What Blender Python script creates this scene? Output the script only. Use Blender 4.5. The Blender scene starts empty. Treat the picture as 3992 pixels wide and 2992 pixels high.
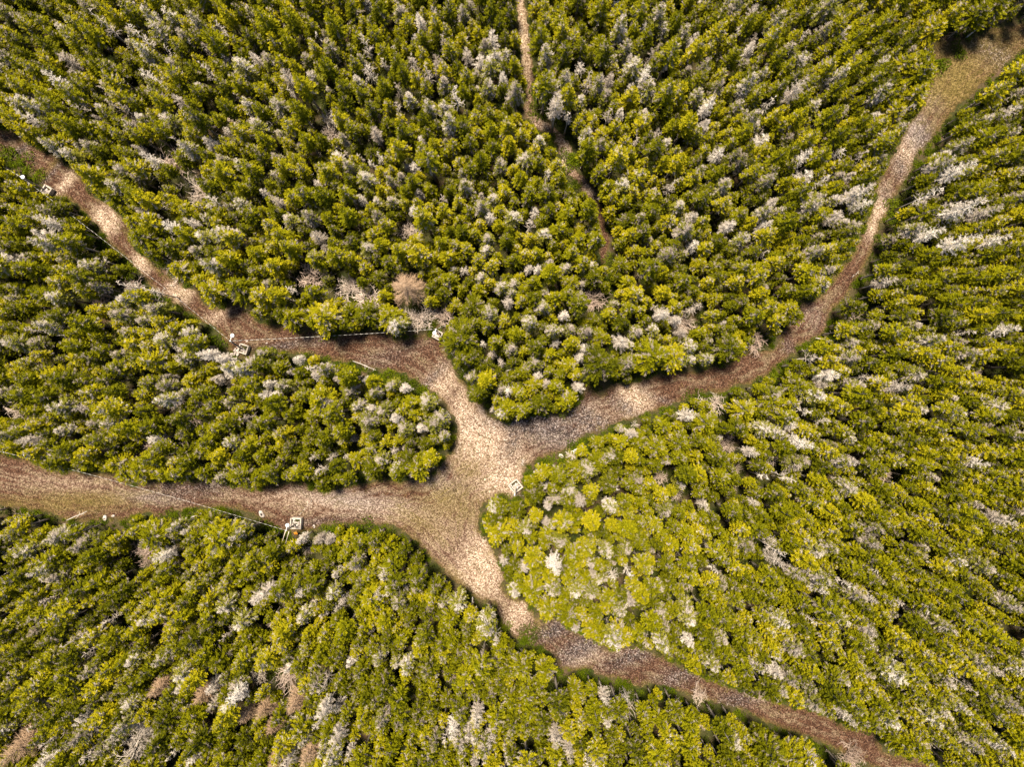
import bpy, math, random
import numpy as np
from mathutils import Vector, Matrix
from mathutils.geometry import delaunay_2d_cdt

# ------------------------------------------------------------------ camera, sky, sun, exposure
C = bpy.context.scene.collection
SC = bpy.context.scene
H = 100.0                      # drone height above ground
S = 144.0 / 3992.0             # metres on the ground per photo pixel
cam_d = bpy.data.cameras.new('drone_camera'); cam = bpy.data.objects.new('drone_camera', cam_d); C.objects.link(cam)
cam.location = (0, 0, H); cam.rotation_euler = (0, 0, 0)
cam_d.sensor_width = 36; cam_d.lens = 25; cam_d.clip_start = 0.5; cam_d.clip_end = 4000
SC.camera = cam

SUN_EL = math.radians(74); SUN_V = Vector((-0.40, 0.92, 0)).normalized()
w = bpy.data.worlds.new('World'); SC.world = w; w.use_nodes = True
nt = w.node_tree; nt.nodes.clear()
sky = nt.nodes.new('ShaderNodeTexSky'); sky.sky_type = 'NISHITA'; sky.sun_disc = False
sky.sun_elevation = SUN_EL; sky.sun_rotation = math.atan2(SUN_V.x, SUN_V.y)
bg = nt.nodes.new('ShaderNodeBackground'); bg.inputs['Strength'].default_value = 0.065
wo = nt.nodes.new('ShaderNodeOutputWorld')
nt.links.new(sky.outputs[0], bg.inputs[0]); nt.links.new(bg.outputs[0], wo.inputs[0])
sd = bpy.data.lights.new('sun', 'SUN'); sd.energy = 4.5; sd.angle = math.radians(11.0); sd.color = (1.0, 0.90, 0.74)
sun = bpy.data.objects.new('sun', sd); C.objects.link(sun); sun.location = (0, 0, 150)
sv = Vector((SUN_V.x * math.cos(SUN_EL), SUN_V.y * math.cos(SUN_EL), math.sin(SUN_EL)))
sun.rotation_euler = (-sv).to_track_quat('-Z', 'Y').to_euler()
vs = SC.view_settings; vs.view_transform = 'Standard'; vs.look = 'None'; vs.exposure = 1.5; vs.gamma = 1.0
SC.render.engine = 'CYCLES'

rng = np.random.default_rng(7); random.seed(7)

# ------------------------------------------------------------------ helpers
def G(px, py, z=0.0):          # a photo pixel -> the point at height z seen there
    k = (H - z) / H
    return Vector(((px - 1996) * S * k, (1496 - py) * S * k, z))
def PX(x, y, z):               # world -> photo pixel
    k = H / (H - z)
    return 1996 + x * k / S, 1496 - y * k / S

def tag(o, label=None, cat=None, group=None, kind=None):
    if label: o['label'] = label
    if cat: o['category'] = cat
    if group: o['group'] = group
    if kind: o['kind'] = kind
    return o
def link(name, me, parent=None, loc=(0, 0, 0)):
    o = bpy.data.objects.new(name, me); C.objects.link(o); o.location = loc
    if parent: o.parent = parent
    return o
def empty(name, loc, rz=0, sc=1.0):
    o = bpy.data.objects.new(name, None); C.objects.link(o); o.empty_display_size = .3
    o.location = loc; o.rotation_euler = (0, 0, rz); o.scale = (sc, sc, sc)
    return o

class MB:                      # collects quads / polygons with a material index and a tint per face
    def __init__(s): s.v = []; s.q = []; s.m = []; s.t = []; s.n = 0
    def quads(s, V, mi=0, tint=None):            # V: (N,4,3)
        V = np.asarray(V, float); N = len(V)
        if not N: return
        s.v.append(V.reshape(-1, 3)); s.q.append(np.arange(4 * N).reshape(N, 4) + s.n); s.n += 4 * N
        s.m.append(np.full(N, mi, np.int32))
        s.t.append(np.full(N, 0.5) if tint is None else np.broadcast_to(np.asarray(tint, float), (N,)).copy())
    def shared(s, V, Q, mi=0, tint=0.5):
        V = np.asarray(V, float); Q = np.asarray(Q, int)
        s.v.append(V); s.q.append(Q + s.n); s.n += len(V)
        s.m.append(np.full(len(Q), mi, np.int32)); s.t.append(np.full(len(Q), tint))
    def add(s, o, mimap):
        for v, q, m, t in zip(o.v, o.q, o.m, o.t):
            base = q.min()
            s.v.append(v); s.q.append(q - base + s.n); s.n += len(v)
            s.m.append(np.array([mimap[i] for i in m], np.int32)); s.t.append(t)
    def build(s, name, mats, smooth=False):
        me = bpy.data.meshes.new(name)
        V = np.concatenate(s.v); Q = np.concatenate(s.q)
        me.vertices.add(len(V)); me.vertices.foreach_set('co', V.ravel())
        me.loops.add(Q.size); me.loops.foreach_set('vertex_index', Q.ravel().astype(np.int32))
        me.polygons.add(len(Q))
        me.polygons.foreach_set('loop_start', np.arange(0, Q.size, 4, dtype=np.int32))
        me.polygons.foreach_set('material_index', np.concatenate(s.m))
        a = me.attributes.new('tint', 'FLOAT', 'FACE'); a.data.foreach_set('value', np.concatenate(s.t).astype(np.float32))
        if smooth: me.polygons.foreach_set('use_smooth', np.ones(len(Q), bool))
        for m in mats: me.materials.append(m)
        me.update(calc_edges=True); me.validate()
        return me

def unit(a): return a / np.maximum(np.linalg.norm(a, axis=-1, keepdims=True), 1e-9)
def blades(P, D, L, W, r, roll=0.6, mid=0.45):      # diamond leaves / needle sprays
    P = np.asarray(P, float); D = unit(np.asarray(D, float)); n = len(P)
    L = np.broadcast_to(L, (n,))[:, None]; W = np.broadcast_to(W, (n,))[:, None]
    sd_ = unit(np.cross(D, np.array([0.02, 0.01, 1.0]))); up = np.cross(sd_, D)
    a = r.normal(0, roll, n)[:, None]
    s_ = sd_ * np.cos(a) + up * np.sin(a)
    c = P + D * L * mid
    return np.stack([P, c + s_ * W / 2, P + D * L, c - s_ * W / 2], 1)
def prisms(A, B, ra, rb, k=3):                       # tapered k-sided limbs, (N,4,3) quads
    A = np.asarray(A, float); B = np.asarray(B, float); n = len(A)
    ra = np.broadcast_to(ra, (n,))[:, None]; rb = np.broadcast_to(rb, (n,))[:, None]
    D = unit(B - A); ref = np.where(np.abs(D[:, 2:3]) > 0.9, np.array([[1., 0, 0]]), np.array([[0, 0, 1.]]))
    u = unit(np.cross(D, ref)); v = np.cross(D, u); out = []
    for i in range(k):
        t0 = 2 * math.pi * i / k; t1 = 2 * math.pi * (i + 1) / k
        d0 = u * math.cos(t0) + v * math.sin(t0); d1 = u * math.cos(t1) + v * math.sin(t1)
        out.append(np.stack([A + d0 * ra, A + d1 * ra, B + d1 * rb, B + d0 * rb], 1))
    return np.concatenate(out)
def tube(mb, pts, radii, k=6, mi=0, cap=True, tint=.5):
    pts = np.asarray(pts, float); n = len(pts)
    T = unit(np.gradient(pts, axis=0)); ref = np.array([1., 0, 0]) if abs(T[0, 2]) > .8 else np.array([0, 0, 1.])
    V = []
    for p, t, r_ in zip(pts, T, radii):
        u = unit(np.cross(t, ref)); v = np.cross(t, u)
        for i in range(k):
            a = 2 * math.pi * i / k; V.append(p + r_ * (u * math.cos(a) + v * math.sin(a)))
    Q = [[j * k + i, j * k + (i + 1) % k, (j + 1) * k + (i + 1) % k, (j + 1) * k + i] for j in range(n - 1) for i in range(k)]
    if cap:
        V.append(pts[0]); V.append(pts[-1]); a = len(V) - 2; b = len(V) - 1
        for i in range(0, k, 2):
            Q.append([a, (i + 2) % k, (i + 1) % k, i]); o_ = (n - 1) * k
            Q.append([b, o_ + i, o_ + (i + 1) % k, o_ + (i + 2) % k])
    mb.shared(V, Q, mi, tint)
def box(mb, c, sx, sy, sz, rz=0, mi=0, bev=0.0, tint=.5, M=None):
    hx, hy, hz = sx / 2, sy / 2, sz / 2; b = min(bev, hx * .4, hy * .4, hz * .4)
    V = []
    if b <= 0:
        for z in (-hz, hz): V += [(-hx, -hy, z), (hx, -hy, z), (hx, hy, z), (-hx, hy, z)]
        Q = [[3, 2, 1, 0], [4, 5, 6, 7]] + [[i, (i + 1) % 4, 4 + (i + 1) % 4, 4 + i] for i in range(4)]
    else:                                            # chamfered along all edges seen from above and below
        for z, q in ((-hz, b), (-hz + b, 0), (hz - b, 0), (hz, b)):
            V += [(-hx + q, -hy + q, z), (hx - q, -hy + q, z), (hx - q, hy - q, z), (-hx + q, hy - q, z)]
        Q = [[3, 2, 1, 0], [12, 13, 14, 15]]
        for l in range(3): Q += [[l * 4 + i, l * 4 + (i + 1) % 4, l * 4 + 4 + (i + 1) % 4, l * 4 + 4 + i] for i in range(4)]
    V = np.array(V, float)
    if M is not None: V = V @ np.array(M.to_3x3()).T
    R = np.array([[math.cos(rz), -math.sin(rz), 0], [math.sin(rz), math.cos(rz), 0], [0, 0, 1]])
    mb.shared(V @ R.T + np.array(c), Q, mi, tint)

# ------------------------------------------------------------------ materials
def new_mat(name):
    m = bpy.data.materials.new(name); m.use_nodes = True; n = m.node_tree; n.nodes.clear()
    return m, n, n.nodes, n.links
def nd(N, t, **kw):
    x = N.new(t)
    for k, v in kw.items():
        if k in x.inputs: x.inputs[k].default_value = v
        else: setattr(x, k, v)
    return x
def ramp(N, stops):
    r = N.new('ShaderNodeValToRGB'); e = r.color_ramp.elements
    while len(e) > 1: e.remove(e[-1])
    e[0].position = stops[0][0]; e[0].color = (*stops[0][1], 1)
    for p, c in stops[1:]:
        q = e.new(p); q.color = (*c, 1)
    return r
def mixc(N, Lk, a, b, f):
    m = N.new('ShaderNodeMix'); m.data_type = 'RGBA'
    for sock, v in ((m.inputs[6], a), (m.inputs[7], b)):
        if isinstance(v, tuple): sock.default_value = (*v, 1)
        else: Lk.new(v, sock)
    if isinstance(f, float): m.inputs[0].default_value = f
    else: Lk.new(f, m.inputs[0])
    return m.outputs[2]
def math_n(N, Lk, op, a, b=None, c=None, clamp=False):
    m = N.new('ShaderNodeMath'); m.operation = op; m.use_clamp = clamp
    for i, v in enumerate((a, b, c)):
        if v is None: continue
        if isinstance(v, (int, float)): m.inputs[i].default_value = v
        else: Lk.new(v, m.inputs[i])
    return m.outputs[0]

def leaf_mat(name, stops, rand_amt=0.62, noise_scale=0.045, transl=0.13, rough=0.55):
    """foliage: tint per spray, random per tree and broad patches of the stand pick a colour on the ramp"""
    m, n, N, L = new_mat(name)
    at = nd(N, 'ShaderNodeAttribute', attribute_name='tint')
    oi = nd(N, 'ShaderNodeObjectInfo'); geo = nd(N, 'ShaderNodeNewGeometry')
    no = nd(N, 'ShaderNodeTexNoise', Scale=noise_scale, Detail=3.0); L.new(geo.outputs['Position'], no.inputs['Vector'])
    a = math_n(N, L, 'MULTIPLY_ADD', at.outputs['Fac'], 0.42, 0.0)
    b = math_n(N, L, 'MULTIPLY_ADD', oi.outputs['Random'], rand_amt, a)
    c = math_n(N, L, 'MULTIPLY_ADD', no.outputs['Fac'], 0.22, b)
    d = math_n(N, L, 'SUBTRACT', c, 0.10, clamp=True)
    r = ramp(N, stops); L.new(d, r.inputs[0])
    p = nd(N, 'ShaderNodeBsdfPrincipled', Roughness=rough); L.new(r.outputs[0], p.inputs['Base Color'])
    p.inputs['Specular IOR Level'].default_value = 0.04
    tr = nd(N, 'ShaderNodeBsdfTranslucent'); L.new(r.outputs[0], tr.inputs['Color'])
    mx = nd(N, 'ShaderNodeMixShader'); mx.inputs[0].default_value = transl
    L.new(p.outputs[0], mx.inputs[1]); L.new(tr.outputs[0], mx.inputs[2])
    o = nd(N, 'ShaderNodeOutputMaterial'); L.new(mx.outputs[0], o.inputs[0])
    return m
def wood_mat(name, c0, c1, scale=6.0, rough=0.85, stretch=(1, 1, .15)):
    m, n, N, L = new_mat(name)
    tc = nd(N, 'ShaderNodeTexCoord'); mp = nd(N, 'ShaderNodeMapping'); mp.inputs['Scale'].default_value = stretch
    L.new(tc.outputs['Object'], mp.inputs['Vector'])
    no = nd(N, 'ShaderNodeTexNoise', Scale=scale, Detail=5.0, Roughness=0.7); L.new(mp.outputs[0], no.inputs['Vector'])
    at = nd(N, 'ShaderNodeAttribute', attribute_name='tint')
    f = math_n(N, L, 'MULTIPLY_ADD', at.outputs['Fac'], 0.6, -0.3)
    f = math_n(N, L, 'ADD', f, no.outputs['Fac'], clamp=True)
    r = ramp(N, [(0.25, c0), (0.75, c1)]); L.new(f, r.inputs[0])
    p = nd(N, 'ShaderNodeBsdfPrincipled', Roughness=rough); L.new(r.outputs[0], p.inputs['Base Color'])
    p.inputs['Specular IOR Level'].default_value = 0.2
    bp = nd(N, 'ShaderNodeBump', Strength=0.4, Distance=0.02); L.new(no.outputs['Fac'], bp.inputs['Height']); L.new(bp.outputs[0], p.inputs['Normal'])
    o = nd(N, 'ShaderNodeOutputMaterial'); L.new(p.outputs[0], o.inputs[0])
    return m
def plain_mat(name, c, rough=0.5, metal=0.0):
    m, n, N, L = new_mat(name)
    tc = nd(N, 'ShaderNodeTexCoord'); no = nd(N, 'ShaderNodeTexNoise', Scale=9.0, Detail=4.0); L.new(tc.outputs['Object'], no.inputs['Vector'])
    col = mixc(N, L, tuple(x * .82 for x in c), c, no.outputs['Fac'])
    p = nd(N, 'ShaderNodeBsdfPrincipled', Roughness=rough, Metallic=metal); L.new(col, p.inputs['Base Color'])
    o = nd(N, 'ShaderNodeOutputMaterial'); L.new(p.outputs[0], o.inputs[0])
    return m

M_NEEDLE = leaf_mat('spruce_needles', [(0.0, (0.026, 0.030, 0.0010)), (0.3, (0.078, 0.080, 0.0014)), (0.65, (0.165, 0.156, 0.0020)), (1.0, (0.300, 0.245, 0.0060))])
M_PALEN = leaf_mat('lichened_needles', [(0.0, (0.060, 0.064, 0.006)), (0.5, (0.145, 0.140, 0.013)), (1.0, (0.27, 0.235, 0.035))], rand_amt=.4)
M_TWIG = leaf_mat('lichen_twigs', [(0.0, (0.16, 0.12, 0.09)), (0.35, (0.36, 0.30, 0.24)), (0.7, (0.58, 0.52, 0.44)), (1.0, (0.74, 0.70, 0.63))], rand_amt=.35, transl=.08, rough=.9)
M_LARCH = leaf_mat('bare_larch_twigs', [(0.0, (0.20, 0.125, 0.07)), (0.5, (0.40, 0.27, 0.17)), (1.0, (0.56, 0.43, 0.32))], rand_amt=.3, transl=.08, rough=.9)
M_BARE = leaf_mat('bare_shrub_bark', [(0.0, (0.22, 0.14, 0.105)), (0.5, (0.48, 0.375, 0.30)), (1.0, (0.70, 0.62, 0.54))], rand_amt=.4, transl=.0, rough=.9)
M_BUSH = leaf_mat('bush_leaves', [(0.0, (0.026, 0.040, 0.0015)), (0.45, (0.060, 0.084, 0.002)), (1.0, (0.13, 0.15, 0.004))], noise_scale=.08)
M_MOSS = leaf_mat('undergrowth_leaves', [(0.0, (0.020, 0.026, 0.003)), (0.5, (0.045, 0.055, 0.006)), (1.0, (0.09, 0.09, 0.02))], noise_scale=.08)
M_GRASS = leaf_mat('dry_grass', [(0.0, (0.08, 0.065, 0.015)), (0.5, (0.17, 0.135, 0.035)), (1.0, (0.28, 0.22, 0.07))], transl=.15, noise_scale=.1)
M_BARK = wood_mat('spruce_bark', (0.14, 0.11, 0.085), (0.44, 0.38, 0.31))
M_DEAD = wood_mat('weathered_dead_wood', (0.26, 0.22, 0.185), (0.52, 0.47, 0.41))
M_POLE = wood_mat('weathered_pole_wood', (0.24, 0.205, 0.165), (0.46, 0.41, 0.34))
M_PALEPOLE = wood_mat('bleached_pole_wood', (0.45, 0.38, 0.29), (0.68, 0.60, 0.49))
M_TIMBER = wood_mat('crib_timber', (0.22, 0.185, 0.15), (0.44, 0.38, 0.32), stretch=(1, 1, 1))
M_STONE = wood_mat('field_stone', (0.20, 0.165, 0.14), (0.50, 0.43, 0.38), scale=4.0, stretch=(1, 1, 1))
M_WHITE = plain_mat('white_enamel', (0.80, 0.80, 0.78), .35)
M_LENS = plain_mat('lamp_glass', (0.55, 0.57, 0.58), .15)
M_GALV = plain_mat('galvanised_steel', (0.50, 0.50, 0.50), .4, .6)
M_ORANGE = plain_mat('orange_sign_paint', (0.62, 0.24, 0.02), .5)
M_SNOW = plain_mat('old_snow', (0.80, 0.81, 0.83), .7)
M_BIRCH = wood_mat('white_birch_bark', (0.55, 0.50, 0.44), (0.80, 0.76, 0.70))

def cable_mat():
    m, n, N, L = new_mat('twisted_cable')
    at = nd(N, 'ShaderNodeAttribute', attribute_name='tint')
    s_ = math_n(N, L, 'FRACT', at.outputs['Fac'])
    g = math_n(N, L, 'GREATER_THAN', s_, 0.42)
    col = mixc(N, L, (0.10, 0.09, 0.08), (0.50, 0.46, 0.40), g)
    p = nd(N, 'ShaderNodeBsdfPrincipled', Roughness=.5); L.new(col, p.inputs['Base Color'])
    o = nd(N, 'ShaderNodeOutputMaterial'); L.new(p.outputs[0], o.inputs[0]); return m
M_CABLE = cable_mat()

def floor_mat():
    m, n, N, L = new_mat('forest_floor')
    geo = nd(N, 'ShaderNodeNewGeometry')
    n1 = nd(N, 'ShaderNodeTexNoise', Scale=.22, Detail=6.0, Roughness=.65); L.new(geo.outputs['Position'], n1.inputs['Vector'])
    n2 = nd(N, 'ShaderNodeTexNoise', Scale=5.0, Detail=4.0, Roughness=.7); L.new(geo.outputs['Position'], n2.inputs['Vector'])
    r1 = ramp(N, [(0.35, (0.020, 0.028, 0.004)), (0.5, (0.045, 0.040, 0.014)), (0.66, (0.085, 0.052, 0.032))]); L.new(n1.outputs['Fac'], r1.inputs[0])
    r2 = ramp(N, [(0.3, (0.4, 0.4, 0.4)), (0.7, (1.5, 1.5, 1.5))]); L.new(n2.outputs['Fac'], r2.inputs[0])
    mu = N.new('ShaderNodeMix'); mu.data_type = 'RGBA'; mu.blend_type = 'MULTIPLY'; mu.inputs[0].default_value = 1
    L.new(r1.outputs[0], mu.inputs[6]); L.new(r2.outputs[0], mu.inputs[7])
    p = nd(N, 'ShaderNodeBsdfPrincipled', Roughness=.95); L.new(mu.outputs[2], p.inputs['Base Color']); p.inputs['Specular IOR Level'].default_value = .1
    bp = nd(N, 'ShaderNodeBump', Strength=.8, Distance=.15); L.new(n2.outputs['Fac'], bp.inputs['Height']); L.new(bp.outputs[0], p.inputs['Normal'])
    o = nd(N, 'ShaderNodeOutputMaterial'); L.new(p.outputs[0], o.inputs[0]); return m
M_FLOOR = floor_mat()

def trail_mat():
    """leaf litter and gravel; vertex attributes say where the trail is worn bare, grassy, dark or brown litter"""
    m, n, N, L = new_mat('leaf_strewn_trail')
    geo = nd(N, 'ShaderNodeNewGeometry')
    def noise(s, d=4.0, r=.6):
        x = nd(N, 'ShaderNodeTexNoise', Scale=s, Detail=d, Roughness=r); L.new(geo.outputs['Position'], x.inputs['Vector']); return x.outputs['Fac']
    def attr(nm): return nd(N, 'ShaderNodeAttribute', attribute_name=nm).outputs['Fac']
    vo = nd(N, 'ShaderNodeTexVoronoi', Scale=7.5); L.new(geo.outputs['Position'], vo.inputs['Vector'])
    sp = nd(N, 'ShaderNodeSeparateColor'); L.new(vo.outputs['Color'], sp.inputs[0])
    vo2 = nd(N, 'ShaderNodeTexVoronoi', Scale=16.0); L.new(geo.outputs['Position'], vo2.inputs['Vector'])
    sp2 = nd(N, 'ShaderNodeSeparateColor'); L.new(vo2.outputs['Color'], sp2.inputs[0])
    speck = math_n(N, L, 'MULTIPLY_ADD', sp.outputs[0], .5, math_n(N, L, 'MULTIPLY', sp2.outputs[0], .5))
    big = noise(.35, 5.0, .6); mid = noise(1.6, 5.0, .7)
    wob = math_n(N, L, 'MULTIPLY_ADD', big, .9, math_n(N, L, 'MULTIPLY', mid, .6)); wob = math_n(N, L, 'SUBTRACT', wob, .75)
    warp = math_n(N, L, 'MULTIPLY_ADD', big, 1.6, math_n(N, L, 'MULTIPLY', mid, .5)); rut = nd(N, 'ShaderNodeTexNoise', Scale=1.9, Detail=3.0); rut.noise_dimensions = '1D'
    L.new(math_n(N, L, 'ADD', attr('inset'), warp), rut.inputs['W'])
    rutf = math_n(N, L, 'MULTIPLY_ADD', rut.outputs['Fac'], 2.2, -1.1)
    wob = math_n(N, L, 'MULTIPLY_ADD', rutf, .55, wob)
    def soft(nm, amp=1.0): return math_n(N, L, 'ADD', attr(nm), math_n(N, L, 'MULTIPLY', wob, amp), clamp=True)
    litter = ramp(N, [(0.2, (0.016, 0.007, 0.0045)), (0.40, (0.044, 0.019, 0.010)), (0.58, (0.072, 0.034, 0.018)), (0.72, (0.105, 0.054, 0.030)), (0.88, (0.19, 0.115, 0.078))])
    L.new(speck, litter.inputs[0])
    bare = ramp(N, [(0.15, (0.075, 0.038, 0.022)), (0.36, (0.23, 0.145, 0.092)), (0.55, (0.38, 0.275, 0.195)), (0.82, (0.64, 0.53, 0.41))]); L.new(speck, bare.inputs[0])
    grey = ramp(N, [(0.15, (0.060, 0.045, 0.038)), (0.5, (0.19, 0.148, 0.125)), (0.85, (0.42, 0.36, 0.325))]); L.new(speck, grey.inputs[0])
    black = ramp(N, [(0.2, (0.010, 0.007, 0.007)), (0.5, (0.030, 0.022, 0.020)), (0.68, (0.10, 0.075, 0.070)), (0.85, (0.34, 0.29, 0.27))]); L.new(speck, black.inputs[0])
    grass = ramp(N, [(0.15, (0.042, 0.030, 0.006)), (0.5, (0.115, 0.082, 0.022)), (0.85, (0.24, 0.175, 0.065))]); L.new(speck, grass.inputs[0])
    green = ramp(N, [(0.1, (0.030, 0.022, 0.006)), (0.5, (0.075, 0.050, 0.014)), (0.9, (0.15, 0.10, 0.04))]); L.new(speck, green.inputs[0])
    col = mixc(N, L, litter.outputs[0], bare.outputs[0], soft('bare', .9))
    col = mixc(N, L, col, grey.outputs[0], soft('grey'))
    col = mixc(N, L, col, grass.outputs[0], soft('grass', 1.2))
    col = mixc(N, L, col, green.outputs[0], soft('edge', 1.3))
    dk = math_n(N, L, 'MULTIPLY_ADD', sp2.outputs[1], .5, math_n(N, L, 'MULTIPLY_ADD', mid, 1.6, -1.05))
    dk = math_n(N, L, 'MULTIPLY', attr('dark_ground'), math_n(N, L, 'MULTIPLY_ADD', dk, 1.8, .95), clamp=True)
    col = mixc(N, L, col, black.outputs[0], dk)
    p = nd(N, 'ShaderNodeBsdfPrincipled', Roughness=.9); L.new(col, p.inputs['Base Color']); p.inputs['Specular IOR Level'].default_value = .15
    fl = math_n(N, L, 'MULTIPLY_ADD', mid, .5, sp2.outputs[2]); fl = math_n(N, L, 'GREATER_THAN', fl, 1.08)
    ml = N.new('ShaderNodeMix'); ml.data_type = 'RGBA'; ml.blend_type = 'MULTIPLY'; ml.inputs[0].default_value = 1
    L.new(col, ml.inputs[6]); L.new(mixc(N, L, (1.0, 1.0, 1.0), (.28, .22, .2), fl), ml.inputs[7]); L.new(ml.outputs[2], p.inputs['Base Color'])
    hh = math_n(N, L, 'MULTIPLY_ADD', speck, .6, mid)
    bp = nd(N, 'ShaderNodeBump', Strength=.7, Distance=.09); L.new(hh, bp.inputs['Height']); L.new(bp.outputs[0], p.inputs['Normal'])
    o = nd(N, 'ShaderNodeOutputMaterial'); L.new(p.outputs[0], o.inputs[0]); return m
M_TRAIL = trail_mat()

# ------------------------------------------------------------------ the setting: outline of the trails, read off the photo as ground points
def pts(s): return [tuple(map(float, p.split(','))) for p in s.split()]
NW_EDGE = pts('''-520,330 -250,440 -90,482 0,502 49,510 81,545 130,566 185,591 239,618 293,667 326,705 347,743 375,770 434,797 467,841 494,863 500,917 527,971 570,1009 597,1036 641,1074 700,1091 711,1112 771,1129 785,1167 831,1205 890,1199 934,1188 966,1212 1010,1250 1056,1270 1112,1277 1150,1292 1176,1300 1211,1286 1240,1305 1277,1325 1315,1317 1344,1298 1385,1295 1423,1298 1473,1295 1505,1286 1530,1314 1556,1327 1590,1320 1670,1305 1692,1311 1723,1327 1732,1371 1761,1404 1777,1447 1793,1480 1826,1513 1830,1561 1869,1578 1891,1586 1902,1616 1934,1637 1985,1643 2005,1630 2054,1637 2085,1618 2151,1616 2206,1614 2255,1578 2271,1534 2280,1500 2314,1523 2347,1542 2369,1518 2401,1493 2460,1496 2533,1469 2619,1451 2652,1444 2717,1451 2768,1432 2775,1418 2811,1422 2855,1412 2876,1393 2920,1371 2988,1364 3010,1362 3043,1332 3047,1288 3079,1256 3108,1219 3114,1190 3151,1172 3195,1158 3230,1112 3267,1065 3328,985 3366,898 3388,847 3410,787 3425,716 3448,662 3470,624 3497,575 3519,532 3546,478 3584,429 3611,358 3627,326 3650,277 3632,205 3660,152 3768,157 3844,130 3860,109 3931,98 3992,92 4120,80 4420,60''')
E_EDGE = pts('''4420,150 4120,180 3992,195 3958,217 3920,260 3866,293 3823,326 3795,364 3747,396 3725,429 3687,467 3660,505 3627,548 3584,586 3562,640 3535,695 3502,743 3470,781 3460,825 3426,868 3426,900 3402,960 3382,1010 3332,1101 3300,1160 3252,1200 3231,1234 3220,1281 3200,1306 3170,1331 3111,1346 3105,1375 3079,1389 3053,1411 3017,1433 3010,1458 2952,1480 2916,1502 2862,1509 2826,1530 2753,1532 2703,1540 2674,1559 2609,1581 2565,1599 2514,1617 2480,1624 2423,1643 2390,1659 2347,1681 2298,1692 2260,1713 2249,1735 2211,1751 2179,1762 2130,1775 2092,1800 2050,1817 2042,1860 2040,1895 2030,1935 1990,1945 1951,1925 1923,1940 1882,1962 1877,2000 1862,2075 1895,2093 1922,2148 1955,2215 1970,2257 1953,2286 1966,2315 2006,2339 2050,2343 2068,2377 2085,2405 2116,2425 2144,2408 2182,2425 2206,2448 2240,2463 2288,2488 2311,2484 2338,2525 2388,2540 2421,2522 2483,2522 2512,2534 2550,2553 2600,2570 2707,2626 2815,2671 2900,2699 2949,2720 2999,2726 3048,2750 3122,2760 3176,2766 3206,2790 3255,2800 3285,2835 3325,2847 3410,2850 3430,2901 3440,2931 3492,2950 3591,2975 3640,2996 3800,3060 4050,3150''')
SW_EDGE = pts('''3700,3200 3560,3080 3470,3020 3404,2992 3320,2955 3275,2931 3206,2896 3157,2881 3117,2862 3038,2837 2964,2807 2888,2765 2743,2725 2660,2700 2584,2676 2526,2658 2493,2685 2445,2661 2393,2649 2345,2637 2292,2608 2240,2611 2182,2604 2182,2582 2154,2554 2111,2522 2070,2522 2044,2484 2010,2490 1985,2470 1953,2425 1934,2382 1925,2348 1882,2339 1843,2319 1796,2276 1748,2258 1706,2200 1660,2148 1606,2093 1534,2052 1408,2042 1350,2048 1279,2043 1240,2062 1190,2075 1100,2072 1065,2049 1020,2029 977,2003 918,1983 850,1977 814,1977 745,1985 671,2001 627,2021 578,1995 529,2010 488,2030 407,2027 326,2034 228,2018 179,1995 114,1991 57,1975 0,1965 -150,1950 -500,1930''')
W_EDGE = pts('''-500,1730 -150,1752 0,1773 110,1792 155,1818 203,1836 260,1844 301,1836 350,1846 444,1848 468,1872 513,1895 570,1883 643,1879 724,1877 785,1877 850,1876 909,1893 945,1904 986,1911 1022,1907 1040,1893 1094,1891 1110,1879 1189,1881 1205,1902 1243,1911 1268,1922 1299,1906 1408,1888 1500,1866 1554,1885 1609,1862 1640,1872 1685,1856 1708,1827 1720,1800 1761,1768 1773,1724 1782,1686 1771,1643 1750,1605 1733,1572 1695,1534 1657,1513 1609,1480 1571,1458 1500,1447 1444,1435 1350,1412 1263,1397 1208,1381 1136,1376 1088,1366 1047,1359 1000,1362 960,1386 905,1385 888,1340 854,1291 798,1258 733,1221 668,1172 608,1134 575,1101 543,1063 505,1025 472,987 434,955 391,901 353,857 326,825 282,787 255,762 222,770 175,752 165,715 130,676 81,632 33,610 0,593 -120,540 -540,420''')
FOOT_C = [(2000, -260, 26), (2018, -120, 28), (2028, 0, 30), (2033, 33, 32), (2039, 109, 44), (2047, 179, 46), (2055, 260, 46), (2068, 315, 34), (2062, 370, 28), (2058, 425, 42), (2088, 476, 46), (2136, 500, 40), (2186, 545, 44), (2202, 580, 50), (2209, 630, 44), (2225, 668, 38), (2268, 706, 36), (2308, 758, 36), (2332, 805, 30), (2346, 870, 24), (2362, 935, 34), (2352, 990, 28), (2345, 1040, 10)]

def g2(poly): return np.array([[(x - 1996) * S, (1496 - y) * S] for x, y in poly])
def densify(P, step, jit, r):
    out = []
    n = len(P)
    for i in range(n):
        a, b = P[i], P[(i + 1) % n]; d = np.linalg.norm(b - a); k = max(1, int(d / step))
        for j in range(k):
            p = a + (b - a) * j / k
            out.append(p + (r.normal(0, jit, 2) if 0 < j else r.normal(0, jit * .4, 2)))
    return np.array(out)
TRAIL = g2(NW_EDGE + E_EDGE + SW_EDGE + W_EDGE)
fc = g2([(a, b) for a, b, c in FOOT_C]); fw = np.array([c for a, b, c in FOOT_C]) * S / 2
ft = unit(np.gradient(fc, axis=0)); fn = np.stack([-ft[:, 1], ft[:, 0]], 1)
FOOT = np.concatenate([fc + fn * fw[:, None], (fc - fn * fw[:, None])[::-1]])

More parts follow.
